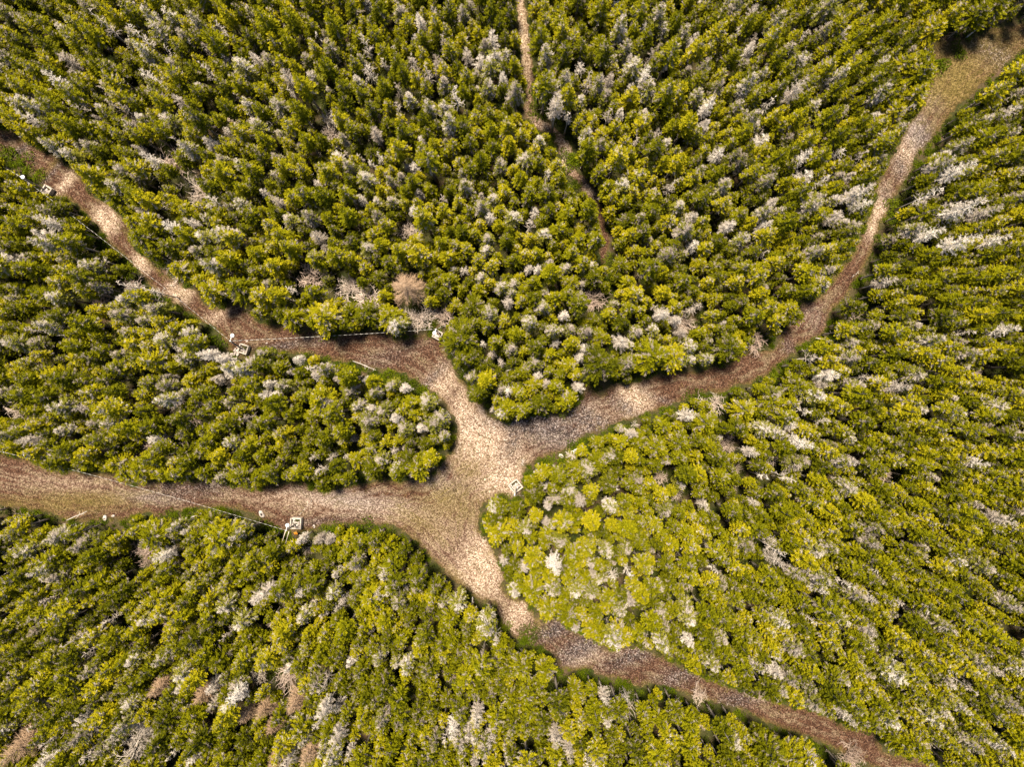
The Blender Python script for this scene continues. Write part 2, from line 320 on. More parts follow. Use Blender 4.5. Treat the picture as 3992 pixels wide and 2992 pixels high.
# signed distance (m) to the visible edge of trail or footpath: negative inside
GX0, GY0, GS = -98.0, -80.0, 0.2
gnx, gny = int(196 / GS), int(160 / GS)
def sdf(poly):
    gx = GX0 + np.arange(gnx) * GS; gy = GY0 + np.arange(gny) * GS
    A = poly; B = np.roll(poly, -1, 0); best = np.full((gny, gnx), 1e9); ins = np.zeros((gny, gnx), bool)
    for a, b in zip(A, B):
        d = b - a; L2 = max(d @ d, 1e-9)
        t = np.clip(((gx[None] - a[0]) * d[0] + (gy[:, None] - a[1]) * d[1]) / L2, 0, 1)
        np.minimum(best, (gx[None] - a[0] - t * d[0]) ** 2 + (gy[:, None] - a[1] - t * d[1]) ** 2, out=best)
        if a[1] != b[1]:
            cr = ((a[1] > gy) != (b[1] > gy)); xi = a[0] + (gy - a[1]) / (b[1] - a[1]) * d[0]
            ins ^= cr[:, None] & (gx[None] < xi[:, None])
    return np.where(ins, -1, 1) * np.sqrt(best)
SD_T = sdf(TRAIL); SD_F = sdf(FOOT); SD = np.minimum(SD_T, SD_F)
def look(F, x, y):
    i = np.clip(((np.asarray(x) - GX0) / GS + .5).astype(int), 0, gnx - 1); j = np.clip(((np.asarray(y) - GY0) / GS + .5).astype(int), 0, gny - 1)
    return F[j, i]

# ground sheet
me = bpy.data.meshes.new('ground'); R_ = 1500
me.from_pydata([(-R_, -R_, 0), (R_, -R_, 0), (R_, R_, 0), (-R_, R_, 0)], [], [(0, 1, 2, 3)]); me.materials.append(M_FLOOR)
tag(link('ground', me), 'brown and mossy forest floor under the trees', None, None, 'structure')

# where the trail surface is worn bare / grey gravel / grassy / dark ground: (px, py, radius x, radius y, angle, strength)
SURF = {
 'bare': [(1880, 1700, 150, 190, -30, 1.0), (1820, 1600, 80, 190, 35, .9), (1960, 1860, 120, 150, 0, 1.0), (1900, 2180, 120, 260, 25, 1.0), (2040, 2370, 60, 200, 38, .85), (1700, 1520, 60, 260, 50, .75),
          (2480, 1570, 60, 120, -20, 1.0), (2330, 1640, 80, 160, -70, .45), (560, 1010, 40, 220, 38, 1.0), (420, 880, 36, 160, 32, .9), (690, 1150, 45, 120, 48, .9), (830, 1250, 30, 110, 48, .6), (250, 720, 22, 140, 38, .8), (380, 860, 28, 90, 34, 1.0),
          (1250, 1960, 40, 300, -84, .55), (1560, 2000, 60, 260, -80, .45), (300, 1890, 40, 260, -85, .35), (3420, 810, 60, 180, -28, .9), (3520, 590, 60, 160, -28, .75), (2300, 2560, 40, 200, 60, .35), (1730, 2060, 120, 200, 40, .4), (3400, 880, 40, 60, 0, .9), (2030, 150, 40, 240, 0, .9), (2200, 600, 60, 120, 20, .9), (2120, 490, 60, 40, 0, .7), (2290, 740, 40, 80, 40, .8)],
 'grey': [(3560, 500, 60, 140, -28, .9), (3640, 390, 50, 80, -28, .5), (1350, 1950, 40, 200, -82, .7), (1660, 1850, 60, 160, -60, .6), (2200, 1720, 60, 200, -70, .55), (2080, 1620, 30, 200, 80, .7), (570, 1940, 24, 120, -85, .7), (2300, 2530, 40, 240, 60, .5), (3170, 1230, 50, 120, -35, .3), (1480, 1960, 40, 160, -85, .4)],
 'grass': [(3720, 320, 150, 200, -40, 1.0), (3860, 180, 120, 160, -70, .9), (1760, 1960, 170, 90, 10, .6), (1650, 2050, 120, 60, 20, .5), (300, 1960, 300, 45, -4, .7), (1820, 1830, 90, 60, 0, .45), (1760, 2260, 80, 40, 40, .6), (2090, 2470, 40, 120, 40, .5), (170, 690, 16, 130, 40, .7), (40, 1960, 160, 30, 0, .6), (2040, 200, 30, 200, 0, .4)],
 'dark_ground': [(2110, 1660, 60, 190, -80, 1.0), (2290, 1640, 50, 130, -65, .9), (2010, 1690, 40, 120, 20, .7), (2440, 1590, 30, 80, -60, .7), (2180, 2445, 36, 130, 62, 1.0), (2290, 2510, 40, 150, 62, .9), (2460, 2560, 36, 120, 70, .8), (2660, 2630, 40, 160, 66, .7), (2900, 2720, 40, 160, 70, .7), (700, 1905, 50, 140, 85, .55), (800, 1900, 40, 120, 85, .6), (60, 600, 12, 150, 56, .95), (190, 690, 10, 110, 42, .8), (3600, 545, 36, 50, -20, .6), (3510, 650, 30, 50, -20, .7), (3880, 210, 40, 100, -60, .6), (1500, 1395, 40, 160, 64, .35), (1660, 1500, 18, 130, 46, .7), (1100, 1350, 16, 140, 78, .8), (1240, 2035, 14, 130, 84, .6), (950, 1185, 40, 40, 0, .5), (3080, 1360, 24, 120, -50, .5), (2620, 1575, 12, 130, -70, .6), (3450, 760, 30, 40, 0, .5), (1250, 1330, 16, 60, 80, .6)]}  # peaty black at the fork; elsewhere dark edge patches and thin ditch lines
def trail_sheet(name, outline, z, seed, grid):
    r = np.random.default_rng(seed)
    b = densify(outline, .35, .12, r); nb_ = len(b); wv = sum(a_ * np.sin(np.arange(nb_) * f_ + p_) for a_, f_, p_ in ((.10, .55, 1), (.12, .23, 4), (.08, 1.3, 2))); tn = unit(np.roll(b, -1, 0) - np.roll(b, 1, 0)); b = b + np.c_[tn[:, 1], -tn[:, 0]] * (wv * (1 if name == 'gravel_trail' else .5))[:, None]
    sdF = SD_T if name == 'gravel_trail' else SD_F
    lo = np.maximum(outline.min(0), [-94, -76]); hi = np.minimum(outline.max(0), [94, 76])
    xs = np.arange(lo[0], hi[0], grid); ys = np.arange(lo[1], hi[1], grid); X, Y = np.meshgrid(xs, ys)
    X = X.ravel() + r.uniform(-.15, .15, X.size); Y = Y.ravel() + r.uniform(-.15, .15, Y.size)
    k = look(sdF, X, Y) < -.25; inner = np.stack([X[k], Y[k]], 1)
    allp = np.concatenate([b, inner]); nb = len(b)
    V, E, F, _, _, _ = delaunay_2d_cdt([Vector(p) for p in allp], [], [list(range(nb))], 1, 1e-4)
    V = np.array([[v.x, v.y] for v in V])
    me = bpy.data.meshes.new(name)
    d = look(sdF, V[:, 0], V[:, 1])
    zz = z + 0.05 * np.clip(-d / 1.5, 0, 1)
    me.from_pydata(np.c_[V, zz].tolist(), [], [list(f) for f in F])
    px = 1996 + V[:, 0] / S; py = 1496 - V[:, 1] / S
    for kk, lst in SURF.items():
        f = np.zeros(len(V))
        for cx, cy, rx, ry, an, st in lst:
            a = math.radians(an); dx = px - cx; dy = py - cy
            u = dx * math.cos(a) + dy * math.sin(a); v = -dx * math.sin(a) + dy * math.cos(a)
            f = np.maximum(f, st * np.exp(-((u / rx) ** 2 + (v / ry) ** 2) * .9))
        at = me.attributes.new(kk, 'FLOAT', 'POINT'); at.data.foreach_set('value', f.astype(np.float32))
    at = me.attributes.new('edge', 'FLOAT', 'POINT'); at.data.foreach_set('value', np.clip(1.0 + d / (.7 if name == 'gravel_trail' else .3), 0, 1).astype(np.float32))
    at = me.attributes.new('inset', 'FLOAT', 'POINT'); at.data.foreach_set('value', (-d).astype(np.float32))
    me.materials.append(M_TRAIL)
    for p in me.polygons: p.use_smooth = True
    return link(name, me)
tag(trail_sheet('gravel_trail', TRAIL, .012, 3, .45), 'brown leaf-strewn trails meeting at a worn pale fork', None, None, 'structure')
tag(trail_sheet('footpath', FOOT, .012, 4, .3), 'narrow tan footpath running through the forest', None, None, 'structure')

# ------------------------------------------------------------------ tree builders (mesh data shared between the trees)
def conifer_crown(seed, h, R, base=.3, dead=0.0, dead_top=0.0, dead_side=0.0, power=.62, nb=150, leafy=True, step=.12, open_=1.0):
    """needled sprays on whorled limbs; some limbs dead and grey with lichen"""
    r = np.random.default_rng(seed); mb = MB()
    zb = h * base; az0 = r.uniform(0, 6.28); dside = r.uniform(0, 6.28)
    lob = [(r.uniform(0, 6.28), r.uniform(.0, .22), k) for k in (1, 2, 3)]
    for i in range(nb):
        t = 1 - ((i + .5) / nb) ** .5 if i % 3 else r.uniform(0, 1)       # 0 at crown base, 1 at the tip
        t = min(max(t + r.normal(0, .03), 0), .985); z = zb + (h - zb) * t
        az = az0 + i * 2.39996 + r.normal(0, .25)
        ll = R * (1 - t) ** power * r.uniform(.72, 1.12) * (1 + sum(a * math.cos(k * az + p) for p, a, k in lob)) + .12
        ll *= min(1, .62 + t * 2.2)
        el = -.16 + .95 * t ** 1.4 + r.normal(0, .12)
        d = np.array([math.cos(az) * math.cos(el), math.sin(az) * math.cos(el), math.sin(el)])
        p0 = np.array([0, 0, z]); m = max(2, int(ll / step)); s = (np.arange(m) + r.uniform(.3, .7)) / m
        s = s[s > .18 * (ll > .5)]
        P = p0 + d * (s * ll)[:, None]; P[:, 2] += .10 * ll * s ** 2 - .10 * ll * s      # sag and upturned tip
        side = unit(np.cross(d, [0, 0, 1.])); k = len(s)
        pdead = dead + dead_top * max(0, t - .45) * 1.8 + dead_side * max(0, math.cos(az - dside))
        bt = np.clip(r.normal(.5, .26), 0, 1); tw = bt if not leafy else bt * .8 if dead >= .22 else bt * .45
        if r.random() < pdead or not leafy:                                # dead limb: bare grey twigs
            mb.quads(prisms([p0], [p0 + d * ll], .028, .012), 1, tw)
            for sg in (-1, 1):
                for rep in range(2):
                    D = d * r.uniform(.2, .9, (k, 1)) + side * sg * r.uniform(.4, 1.0, (k, 1)) + np.array([0, 0, 1.]) * r.normal(.05, .35, (k, 1))
                    mb.quads(blades(P, D, r.uniform(.14, .40, k) * (1.15 - .5 * s) * open_, r.uniform(.026, .052, k), r, .9, .3), 1, np.clip(tw + r.normal(0, .12, k), 0, 1))
        else:
            for sg in (-1, 1):
                D = d * .85 + side * sg * r.uniform(.5, .95, (k, 1)) + np.array([0, 0, 1.]) * r.normal(.0, .22, (k, 1))
                Ln = r.uniform(.18, .34, k) * (1.25 - .6 * s) * min(1.0, .6 + ll * .5)
                mb.quads(blades(P, D, Ln, Ln * r.uniform(.34, .52, k), r, .5), 0, np.clip(bt + r.normal(0, .12, k), 0, 1))
            e = p0 + d * ll; e[2] += 0
            D = d + r.normal(0, .35, (3, 3)) + np.array([0, 0, .3])
            mb.quads(blades(np.repeat(e[None], 3, 0) - d * .12, D, r.uniform(.2, .34, 3), .13, r, .7), 0, np.clip(bt + .22, 0, 1))
    if leafy and dead_top < .6:                                            # leader shoot
        P = np.repeat(np.array([[0, 0, h - .35]]), 9, 0) + r.normal(0, .03, (9, 3)); P[:, 2] += r.uniform(0, .3, 9)
        D = np.c_[r.normal(0, .5, (9, 2)), r.uniform(.6, 1, 9)]
        mb.quads(blades(P, D, .26, .11, r, 1), 0, .7)
    # dead whiskers on the lower trunk
    n = 26; zz = r.uniform(h * .1, zb + .4, n); az = r.uniform(0, 6.28, n); D = np.c_[np.cos(az), np.sin(az), r.normal(-.1, .15, n)]
    A = np.c_[np.zeros((n, 2)), zz]; mb.quads(blades(A, D, r.uniform(.3, .75, n) * R * .7, .035, r, 1.2, .2), 1, r.uniform(0, .4, n))
    return mb
def trunk_mb(seed, h, r0, lean=.12, mi=0, top=.12):
    r = np.random.default_rng(seed + 900); mb = MB(); n = 6; z = np.linspace(-.05, h * .97, n)
    dx = r.normal(0, lean * .25, n).cumsum() * (z / h); dy = r.normal(0, lean * .25, n).cumsum() * (z / h)
    dx *= .35; dy *= .35
    rad = r0 * (1 - (1 - top) * np.linspace(0, 1, n)); rad[0] *= 1.35
    tube(mb, np.c_[dx, dy, z], rad, 6, mi); return mb
def grow(r, p, d, L, rad, depth, out, spread, nchild, up=.25):
    """recursive bare branching, collects limb segments"""
    k = 3; q = p
    for i in range(k):
        d = unit(d + r.normal(0, .16, 3) + np.array([0, 0, up * .12])); e = q + d * L / k
        out.append((q, e, rad * (1 - .25 * i / k), rad * (1 - .25 * (i + 1) / k)))
        if depth > 0:
            for _ in range(nchild if i else max(1, nchild - 1)):
                a = unit(r.normal(0, 1, 3)); a = unit(a - d * (a @ d))
                grow(r, q + (e - q) * r.uniform(.3, 1), unit(d * r.uniform(.5, .9) + a * spread), L * r.uniform(.45, .68), rad * .52, depth - 1, out, spread, nchild, up)
        q = e
def segs_mb(out, mi=0, rmin=.014, r=None):
    mb = MB(); A = np.array([o[0] for o in out]); B = np.array([o[1] for o in out])
    ra = np.maximum([o[2] for o in out], rmin); rb = np.maximum([o[3] for o in out], rmin * .8)
    t = np.clip(.75 - .5 * np.exp(-ra * 22) + (r.normal(0, .12, len(out)) if r is not None else 0), 0, 1)
    V = prisms(A, B, ra, rb); mb.quads(V, mi, np.tile(t, 3)); return mb
def bare_shrub_mb(seed, Rr, h, stems=7, spread=.75, rad=.06, nchild=2, depth=3, droop=0.):
    r = np.random.default_rng(seed); out = []
    for i in range(stems):
        az = 2 * math.pi * i / stems + r.normal(0, .4); s = r.uniform(.25, 1.0)
        d = unit(np.array([math.cos(az) * s * Rr, math.sin(az) * s * Rr, h * r.uniform(.55, .8)]))
        grow(r, np.array([math.cos(az) * .12, math.sin(az) * .12, 0.]), d, .62 * math.hypot(Rr * s, h * .8), rad * r.uniform(.7, 1.1), depth, out, spread, nchild)
    return segs_mb(out, 0, .022, r)
def snag_mb(seed, h, R, nb=26, rad=.075):
    """dead standing tree: bleached bole with few crooked limbs"""
    r = np.random.default_rng(seed); out = []
    for i in range(nb):
        t = r.uniform(.35, 1.0) ** .8; az = i * 2.4 + r.normal(0, .4); ll = R * (1.25 - t) * r.uniform(.5, 1.1)
        d = np.array([math.cos(az), math.sin(az), r.normal(.12, .3)])
        grow(r, np.array([0, 0, h * t]), unit(d), ll, .034, 1, out, .8, 2, .3)
    return segs_mb(out, 0, .016, r)
def larch_mb(seed, h, R, nb=120):
    """bare tamarack: dense haze of fine tan twigs on whorled limbs"""
    r = np.random.default_rng(seed); mb = MB()
    for i in range(nb):
        t = 1 - ((i + .5) / nb) ** .55; az = i * 2.39996 + r.normal(0, .2); z = h * (.3 + .68 * t)
        ll = R * (1 - t) ** .6 * r.uniform(.75, 1.1) + .12; el = .15 + .6 * t + r.normal(0, .12)
        d = np.array([math.cos(az) * math.cos(el), math.sin(az) * math.cos(el), math.sin(el)]); p0 = np.array([0, 0, z])
        mb.quads(prisms([p0], [p0 + d * ll], .030, .012), 0, .85)
        k = max(3, int(ll / .10)); s = np.linspace(.2, 1, k); P = p0 + d * (s * ll)[:, None]
        side = unit(np.cross(d, [0, 0, 1.]))
        for sg in (-1, 1):
            D = d * r.uniform(.4, 1.1, (k, 1)) + side * sg * r.uniform(.3, 1, (k, 1)) + np.array([0, 0, 1]) * r.normal(.1, .3, (k, 1))
            mb.quads(blades(P, D, r.uniform(.2, .46, k), r.uniform(.020, .036, k), r, 1.2, .25), 0, np.clip(r.normal(.5 - .15, .2, k), 0, 1))
    return mb
def bush_mb(seed, R, h, n=420, lw=.17):
    r = np.random.default_rng(seed); mb = MB()
    cl = [(r.normal(0, R * .45), r.normal(0, R * .45), r.uniform(.45, .85) * R * .75, r.uniform(.5, 1.0) * h) for _ in range(7)]
    for cx, cy, cr, ch in cl:
        m = n // 7; az = r.uniform(0, 6.28, m); ph = np.arccos(r.uniform(.0, 1, m))
        Nn = np.c_[np.cos(az) * np.sin(ph), np.sin(az) * np.sin(ph), np.cos(ph)]
        P = np.array([cx, cy, 0]) + Nn * np.array([cr, cr, ch]) * r.uniform(.75, 1.05, (m, 1))
        D = Nn + r.normal(0, .6, (m, 3)); mb.quads(blades(P, D, r.uniform(.8, 1.4, m) * lw, r.uniform(.45, .75, m) * lw, r, 1.0), 0, np.clip(r.normal(.5, .2, m) + r.normal(0, .1), 0, 1))
    return mb
def tuft_mb(seed, R, h, n=26):
    r = np.random.default_rng(seed); mb = MB(); az = r.uniform(0, 6.28, n); rr = R * np.sqrt(r.uniform(0, 1, n))
    P = np.c_[np.cos(az) * rr, np.sin(az) * rr, np.zeros(n)]; D = np.c_[np.cos(az) * .8, np.sin(az) * .8, r.uniform(.3, 1.2, n)] + r.normal(0, .3, (n, 3))
    mb.quads(blades(P, D, r.uniform(.6, 1.1, n) * h, .035, r, 1.2, .3), 0, r.uniform(0, 1, n)); return mb

# forms: (crown mesh, trunk mesh, joined mesh, height, radius)
def make_form(kind, crown, trunk, mats, h, R):
    cm = crown.build(kind + '_crown', mats); tm = trunk.build(kind + '_trunk', [M_DEAD if kind in ('snag', 'dead_spruce') else M_BARK], True)
    return dict(crown=cm, trunk=tm, h=h, R=R, cmb=crown, tmb=trunk, mats=mats)
SPR = []
for i, (h, R, pw, nb) in enumerate([(8.6, 1.22, .66, 150), (9.4, 1.28, .62, 160), (8.0, 1.15, .64, 140), (10.2, 1.28, .72, 165), (7.0, 1.08, .6, 120), (8.0, 1.5, .55, 170),
                                    (9.8, 1.0, .62, 130), (8.8, .92, .64, 120), (10.6, 1.12, .62, 140), (7.6, .85, .62, 105), (6.0, .9, .65, 100), (8.4, 1.85, .52, 230)]):
    c = conifer_crown(100 + i, h, R, .38 + .03 * (i % 4) if i not in (6, 7, 8, 9) else .52, dead=(.06, .14, .20, .10, .04, .12)[i % 6], dead_top=(0.05, .2, .3, .0)[i % 4], power=pw, nb=nb)
    SPR.append(make_form('spruce', c, trunk_mb(i, h, .085 + .006 * h), [M_NEEDLE, M_TWIG], h, R))
PAL = []
for i, (h, R, dd, dt, ds) in enumerate([(9.0, 1.15, .30, .55, .2), (8.2, 1.1, .25, .8, .1), (10.0, 1.1, .35, .4, .4), (8.6, 1.25, .45, .3, .2), (7.4, .95, .35, .7, .3), (11.0, 1.05, .5, .3, .3), (9.0, 1.45, .35, .6, .1)]):
    c = conifer_crown(200 + i, h, R, .46, dead=dd, dead_top=dt, dead_side=ds, power=.6, nb=150)
    PAL.append(make_form('lichen_spruce', c, trunk_mb(40 + i, h, .13), [M_PALEN, M_TWIG], h, R))
DSP = []
for i, (h, R) in enumerate([(8.4, .95), (9.4, 1.05), (7.2, .85), (12.0, 1.1), (8.6, 1.3)]):
    c = conifer_crown(300 + i, h, R * .95, .45, leafy=False, power=.55, nb=(72, 60, 80, 66, 56)[i], open_=1.0)
    DSP.append(make_form('dead_spruce', c, trunk_mb(60 + i, h, .12, .3), [M_TWIG, M_TWIG], h, R))
SNG = []
for i, (h, R, nb) in enumerate([(8.4, .95, 24), (9.2, 1.1, 28), (7.0, .8, 18), (11.0, 1.0, 30), (8.0, 1.3, 30)]):
    SNG.append(make_form('snag', snag_mb(400 + i, h, R, nb), trunk_mb(80 + i, h, .11, .5), [M_TWIG], h, R))
LAR = []
for i, (h, R) in enumerate([(9.0, 1.5), (9.6, 1.75), (8.2, 1.2)]):
    LAR.append(make_form('larch', larch_mb(500 + i, h, R), trunk_mb(95 + i, h, .12), [M_LARCH], h, R))
SHR = [dict(mesh=bare_shrub_mb(600 + i, R, h, st, sp, .075, nc, 2).build('bare_shrub', [M_BARE]), h=h, R=R)
       for i, (R, h, st, sp, nc) in enumerate([(2.2, 4.4, 11, .75, 2), (1.7, 3.8, 10, .8, 2), (2.6, 5.0, 13, .7, 2), (1.4, 3.2, 9, .8, 2)])]
BSH = [dict(mesh=bush_mb(700 + i, R, h).build('green_bush', [M_BUSH]), h=h, R=R) for i, (R, h) in enumerate([(1.0, .9), (.8, .7), (1.2, 1.1), (.9, 1.2)])]

# ------------------------------------------------------------------ where the trees stand
# read off the photo in eight tiles: P lichen-grey spruce, S dead fuzzy spruce, N bare snag, B bare shrub, L tan larch; upper figure = size %
TILES = [
 (0, 0, '''S240,215,125 S190,285,125 P500,130 P590,115 P535,190 S540,275 N395,340 S275,390,110 S365,440,110 P390,410 N475,410,115 P580,355 S660,365 P490,470 P640,450 P690,140 N635,195 P650,250 P70,390 P110,385 P130,490 P195,540 P340,545 P265,580 S510,550 S545,580 B650,610,110 B745,710,120 B625,730,80 S560,800 S520,780,80 S625,838 S870,860 N830,115 S945,210 P1000,225 S1060,280,115 N1110,295 P1145,225 P1165,300,115 N1185,145 N770,262 P900,250 N1085,350 P925,390 P1035,395 P960,470 B840,440,70 S845,485,80 B1230,490,90 S980,715 S1020,740,90 S1250,580 P900,615 P1030,590 P830,595 P700,550 P1080,820 S1170,875 S1215,890 P1150,805 S160,815 P15,205 P20,45 S700,820,80 P460,640 P430,690 P760,880 P820,870 B95,800,80 B45,860,80 P900,760 P330,30 P470,15 P250,120 P570,240 P1230,180 P560,60'''),
 (1330, 0, '''N90,160 N105,265 N160,240 S290,70,115 N345,50 P220,45 S100,15 N380,160 S355,250,115 N320,270 N270,240 S465,195 S515,220 S560,130 P535,175 P555,245 P570,215 S600,285 P545,325 P255,370 N215,405 P325,400 P385,400 P65,310 S125,490,130 S295,515,80 S270,620,90 S245,618,80 P225,660 S290,715,125 P190,750 N25,575,80 N70,585,80 N145,585,80 P30,620 P90,665 P460,690 N490,715,80 S520,725,90 N380,745 S550,805,110 P520,770 S720,785,90 N700,835 P635,810 P545,890 P540,930 P100,925 S180,935 B250,860,80 S775,295,140 S800,370,150 P830,300,115 N885,255 N915,300 S998,285 S1070,220 S1130,265 N1145,210 P1085,250 P980,360 N990,430,115 S1035,415,110 N1170,500 N1090,530 P1175,60,120 P1035,100 P1055,185 P1190,120 P910,500 P960,540 N840,440 P885,380 P735,525 P1120,430 N1225,690 S1160,705,80 P1250,770 P755,870 P1200,540 S1255,570,90 P685,595 P590,615'''),
 (2660, 0, '''S265,40 P545,20,125 P350,80 N195,130 P520,120 P80,250 P15,270 S100,385,130 P50,360 S85,460,140 S300,515 S140,565 P190,580 P210,600 P385,520 P240,310 P200,400 P390,190 P430,225 N440,140 N520,240 P580,280 P730,240 P580,420 P480,400 S770,400 P730,345 P700,440 N820,415 N575,570,125 N655,580 N695,540 S460,650,110 N520,670 P570,660 S625,650 N690,640 S465,720 S335,750,115 P500,740 S690,710,150 S680,760,140 S570,800,115 P630,845 P590,830 S40,805,140 S175,835,120 P300,790 P490,935 P220,890 N320,385 S1050,620,150 P960,610 P1030,540 P960,580 P1110,450 S1080,760,150 S1150,780,140 N990,800,120 N960,770 S940,860,120 S1060,890,150 S1180,885,130 P860,850 N920,720,115 N930,730 P1210,500 P1240,735 P1230,350 N1200,370 P1230,640'''),
 (0, 1000, '''P340,35 B500,125,80 S530,180 N480,110 P540,240 B370,185,70 P175,255 N135,275 B270,320,70 P60,320 B130,360,70 B65,560,80 B165,590,80 B380,630,60 S570,680 P420,620 P30,660 P240,645 B570,720,80 S800,455,130 S775,360 S755,365 N730,365 S820,340,120 P700,290 P610,310 P980,360 S1075,430,80 S1170,440 S1250,455,90 P1205,420 S1100,380,80 S980,515,110 S1015,520 S990,475,90 B870,490,70 B700,600,70 N1190,795 N1165,745,80 N1230,748,80 N1085,125 B1160,85,110 P1000,105 B660,50,80 B790,820,80 P30,500 N380,15 P330,40 N570,130 P620,480 B650,545,60 P860,690 P860,415 P900,420 P930,400 P1050,480 N915,600 P690,380'''),
 (1330, 1000, '''L235,110,135 B30,120,110 B110,170,110 B295,225,120 B378,225,85 N190,270 P205,250 B940,170,95 S775,20 S695,45 S730,45,80 N455,52,80 P520,80 S620,168,90 P600,115 P640,105 P835,45 S895,100,80 S830,215,90 P750,190 P700,245 P785,275 P910,280,115 S795,322,80 N525,325 S560,365 S905,340,90 S890,375,120 S755,400,80 S730,440,80 P720,395 S765,470,80 N620,500 P590,495 P600,580,90 N560,570,80 P485,450 S90,460 S230,490,90 P190,480 P35,500 P160,570 P320,540 P60,555 P125,505 S45,680,80 S235,710,70 P235,640 P100,610 N20,745,80 P345,620 P370,600 P850,270 S1080,660,110 S1135,715,90 P920,790 S890,915 S770,930,90 P840,860 P800,900 S755,855,80 N830,810 N1020,860 P1000,740 P1100,830 B1180,820,60 S1200,210,120 S1245,235,110 N1160,190,115 B1240,880,60 P1200,940 P1130,350 P1000,930 P150,750 P205,790 P560,920,110 P1060,400'''),
 (2660, 1000, '''S25,595,125 B115,555,80 P20,320 P20,380 P90,380 P30,340 B10,245,80 N480,380,135 S555,440,140 S600,330 P620,320 B270,320,80 S150,245,80 N30,200 P515,110 B630,200,80 P335,510 P490,520,120 S520,480 S400,630,140 P340,650 P300,640 S460,700,110 N520,610 N450,575 S265,730 N380,820,140 P410,770 B330,750,70 B160,690,80 B190,790,60 S80,920,90 B180,850,60 S770,90 P850,260 P925,310 P1020,320 B1080,430,70 P1160,555 P985,525 P1010,580 P1010,370 P1060,360 P860,440 S820,485 B760,480,70 P920,820 P1230,660 B740,800,70 P620,380 N700,390 P590,760 N570,820 P610,860 P870,570 P1080,920 P440,760 N700,450'''),
 (0, 1992, '''S595,175,150 B545,165,100 N630,95,115 B550,130,80 P40,85 B60,50,80 P100,150 P300,130 P330,110 P210,100 N190,325 N275,480 N405,410 P340,590 B640,410,80 B640,460,80 P600,550 P680,600 S910,555,80 L580,665,105 L745,690,85 S780,660 S785,725,90 S850,715,115 P880,645 L910,765,85 L970,750,85 L1010,740,60 L1010,805,80 L1090,720,110 N820,780 S900,820,70 S300,780,115 N140,790,115 N200,840,120 L50,900,125 L1020,930,100 L1140,915,110 N310,880 N330,910 N640,905 S710,930 N720,860 B1080,610,120 B1150,660,80 P1175,640 B1055,330,60 B1020,410,60 S1115,110 S1180,110,110 S1220,110,110 B1145,145,50 P890,85 P1250,230 S1195,385,80 P1130,390 P900,410 N845,460 P840,350 P545,400 P150,440 P380,890 P450,810 P430,850'''),
 (2660, 1992, '''S355,190 N345,145,115 N320,100 P235,125 B15,270,60 N115,215 B180,320,60 P140,270 N440,215 P490,145 P545,135 P700,120 B680,75,70 N605,270,115 N700,215 S770,215,80 P640,310 S705,330,80 S800,340 P585,400 N470,400 S850,430 P870,390 S925,380,80 P1110,205 S1125,65,80 P1010,180 B990,290,70 B1075,245,60 B1150,390,80 B470,500,60 S345,540 S30,490 P20,395 P110,570 N250,600 P400,625 P365,665 B290,670,85 P420,510 P590,620 P780,600,125 S640,745,110 S615,790 P765,770 P480,720 B900,850,90 B630,920,100 N470,920 P920,770 S860,630 S990,640,110 N1050,650 P960,620 P1020,720 S1170,600 P1130,580 P1220,580 P1250,570 P1010,820 P1100,830 P1180,870 P960,740 B60,690,60 B70,800,60 P190,855 P1215,350 S1110,480,80 P970,430''')]
PLACED = []                      # kind, px, py, size (crown centre in photo pixels)
for ox, oy, s in TILES:
    for w_ in s.split():
        q = w_[1:].split(','); PLACED.append((w_[0], ox + float(q[0]) * 1.0506, oy + float(q[1]) * 1.0506, float(q[2]) / 100 if len(q) > 2 else 1.0))
for w_ in '''P430,440,125 P210,280 P640,220,115 P950,200 P1140,210 S1590,310,110 P1500,370 N1710,630 N1510,480 P1340,600,90 P1440,640,115 B1490,1170,100 N1570,60 N1440,90 S1280,90,80 S130,1380 S265,1400,110 S440,1450 P400,1500 N560,1470 S310,1600,110 S590,1600 S1090,1570 P1000,1580 N1240,1630 N80,1410 P200,1450 P320,1390 B100,900,60 P1390,1270'''.split():
    q = w_[1:].split(','); PLACED.append((w_[0], 1700 + float(q[0]) * .4777, 2200 + float(q[1]) * .4777, float(q[2]) / 100 if len(q) > 2 else 1.0))
for w_ in '''S800,1362,80 S755,1435 P830,1240 P770,1215 P720,1280 P860,1300 P900,1265 P820,1420 S985,1600 N700,1480 P940,1600 S1180,1130,90 P1230,1060 P1310,1190 P1210,1170 S1355,1300 P1275,1215 P1200,1270 P1430,1390 S1680,1210,80 P1480,1310 P1560,1380 P1400,1230 P880,1440'''.split():
    q = w_[1:].split(','); PLACED.append((w_[0], float(q[0]) * 1.8047, float(q[1]) * 1.8047, float(q[2]) / 100 if len(q) > 2 else 1.0))
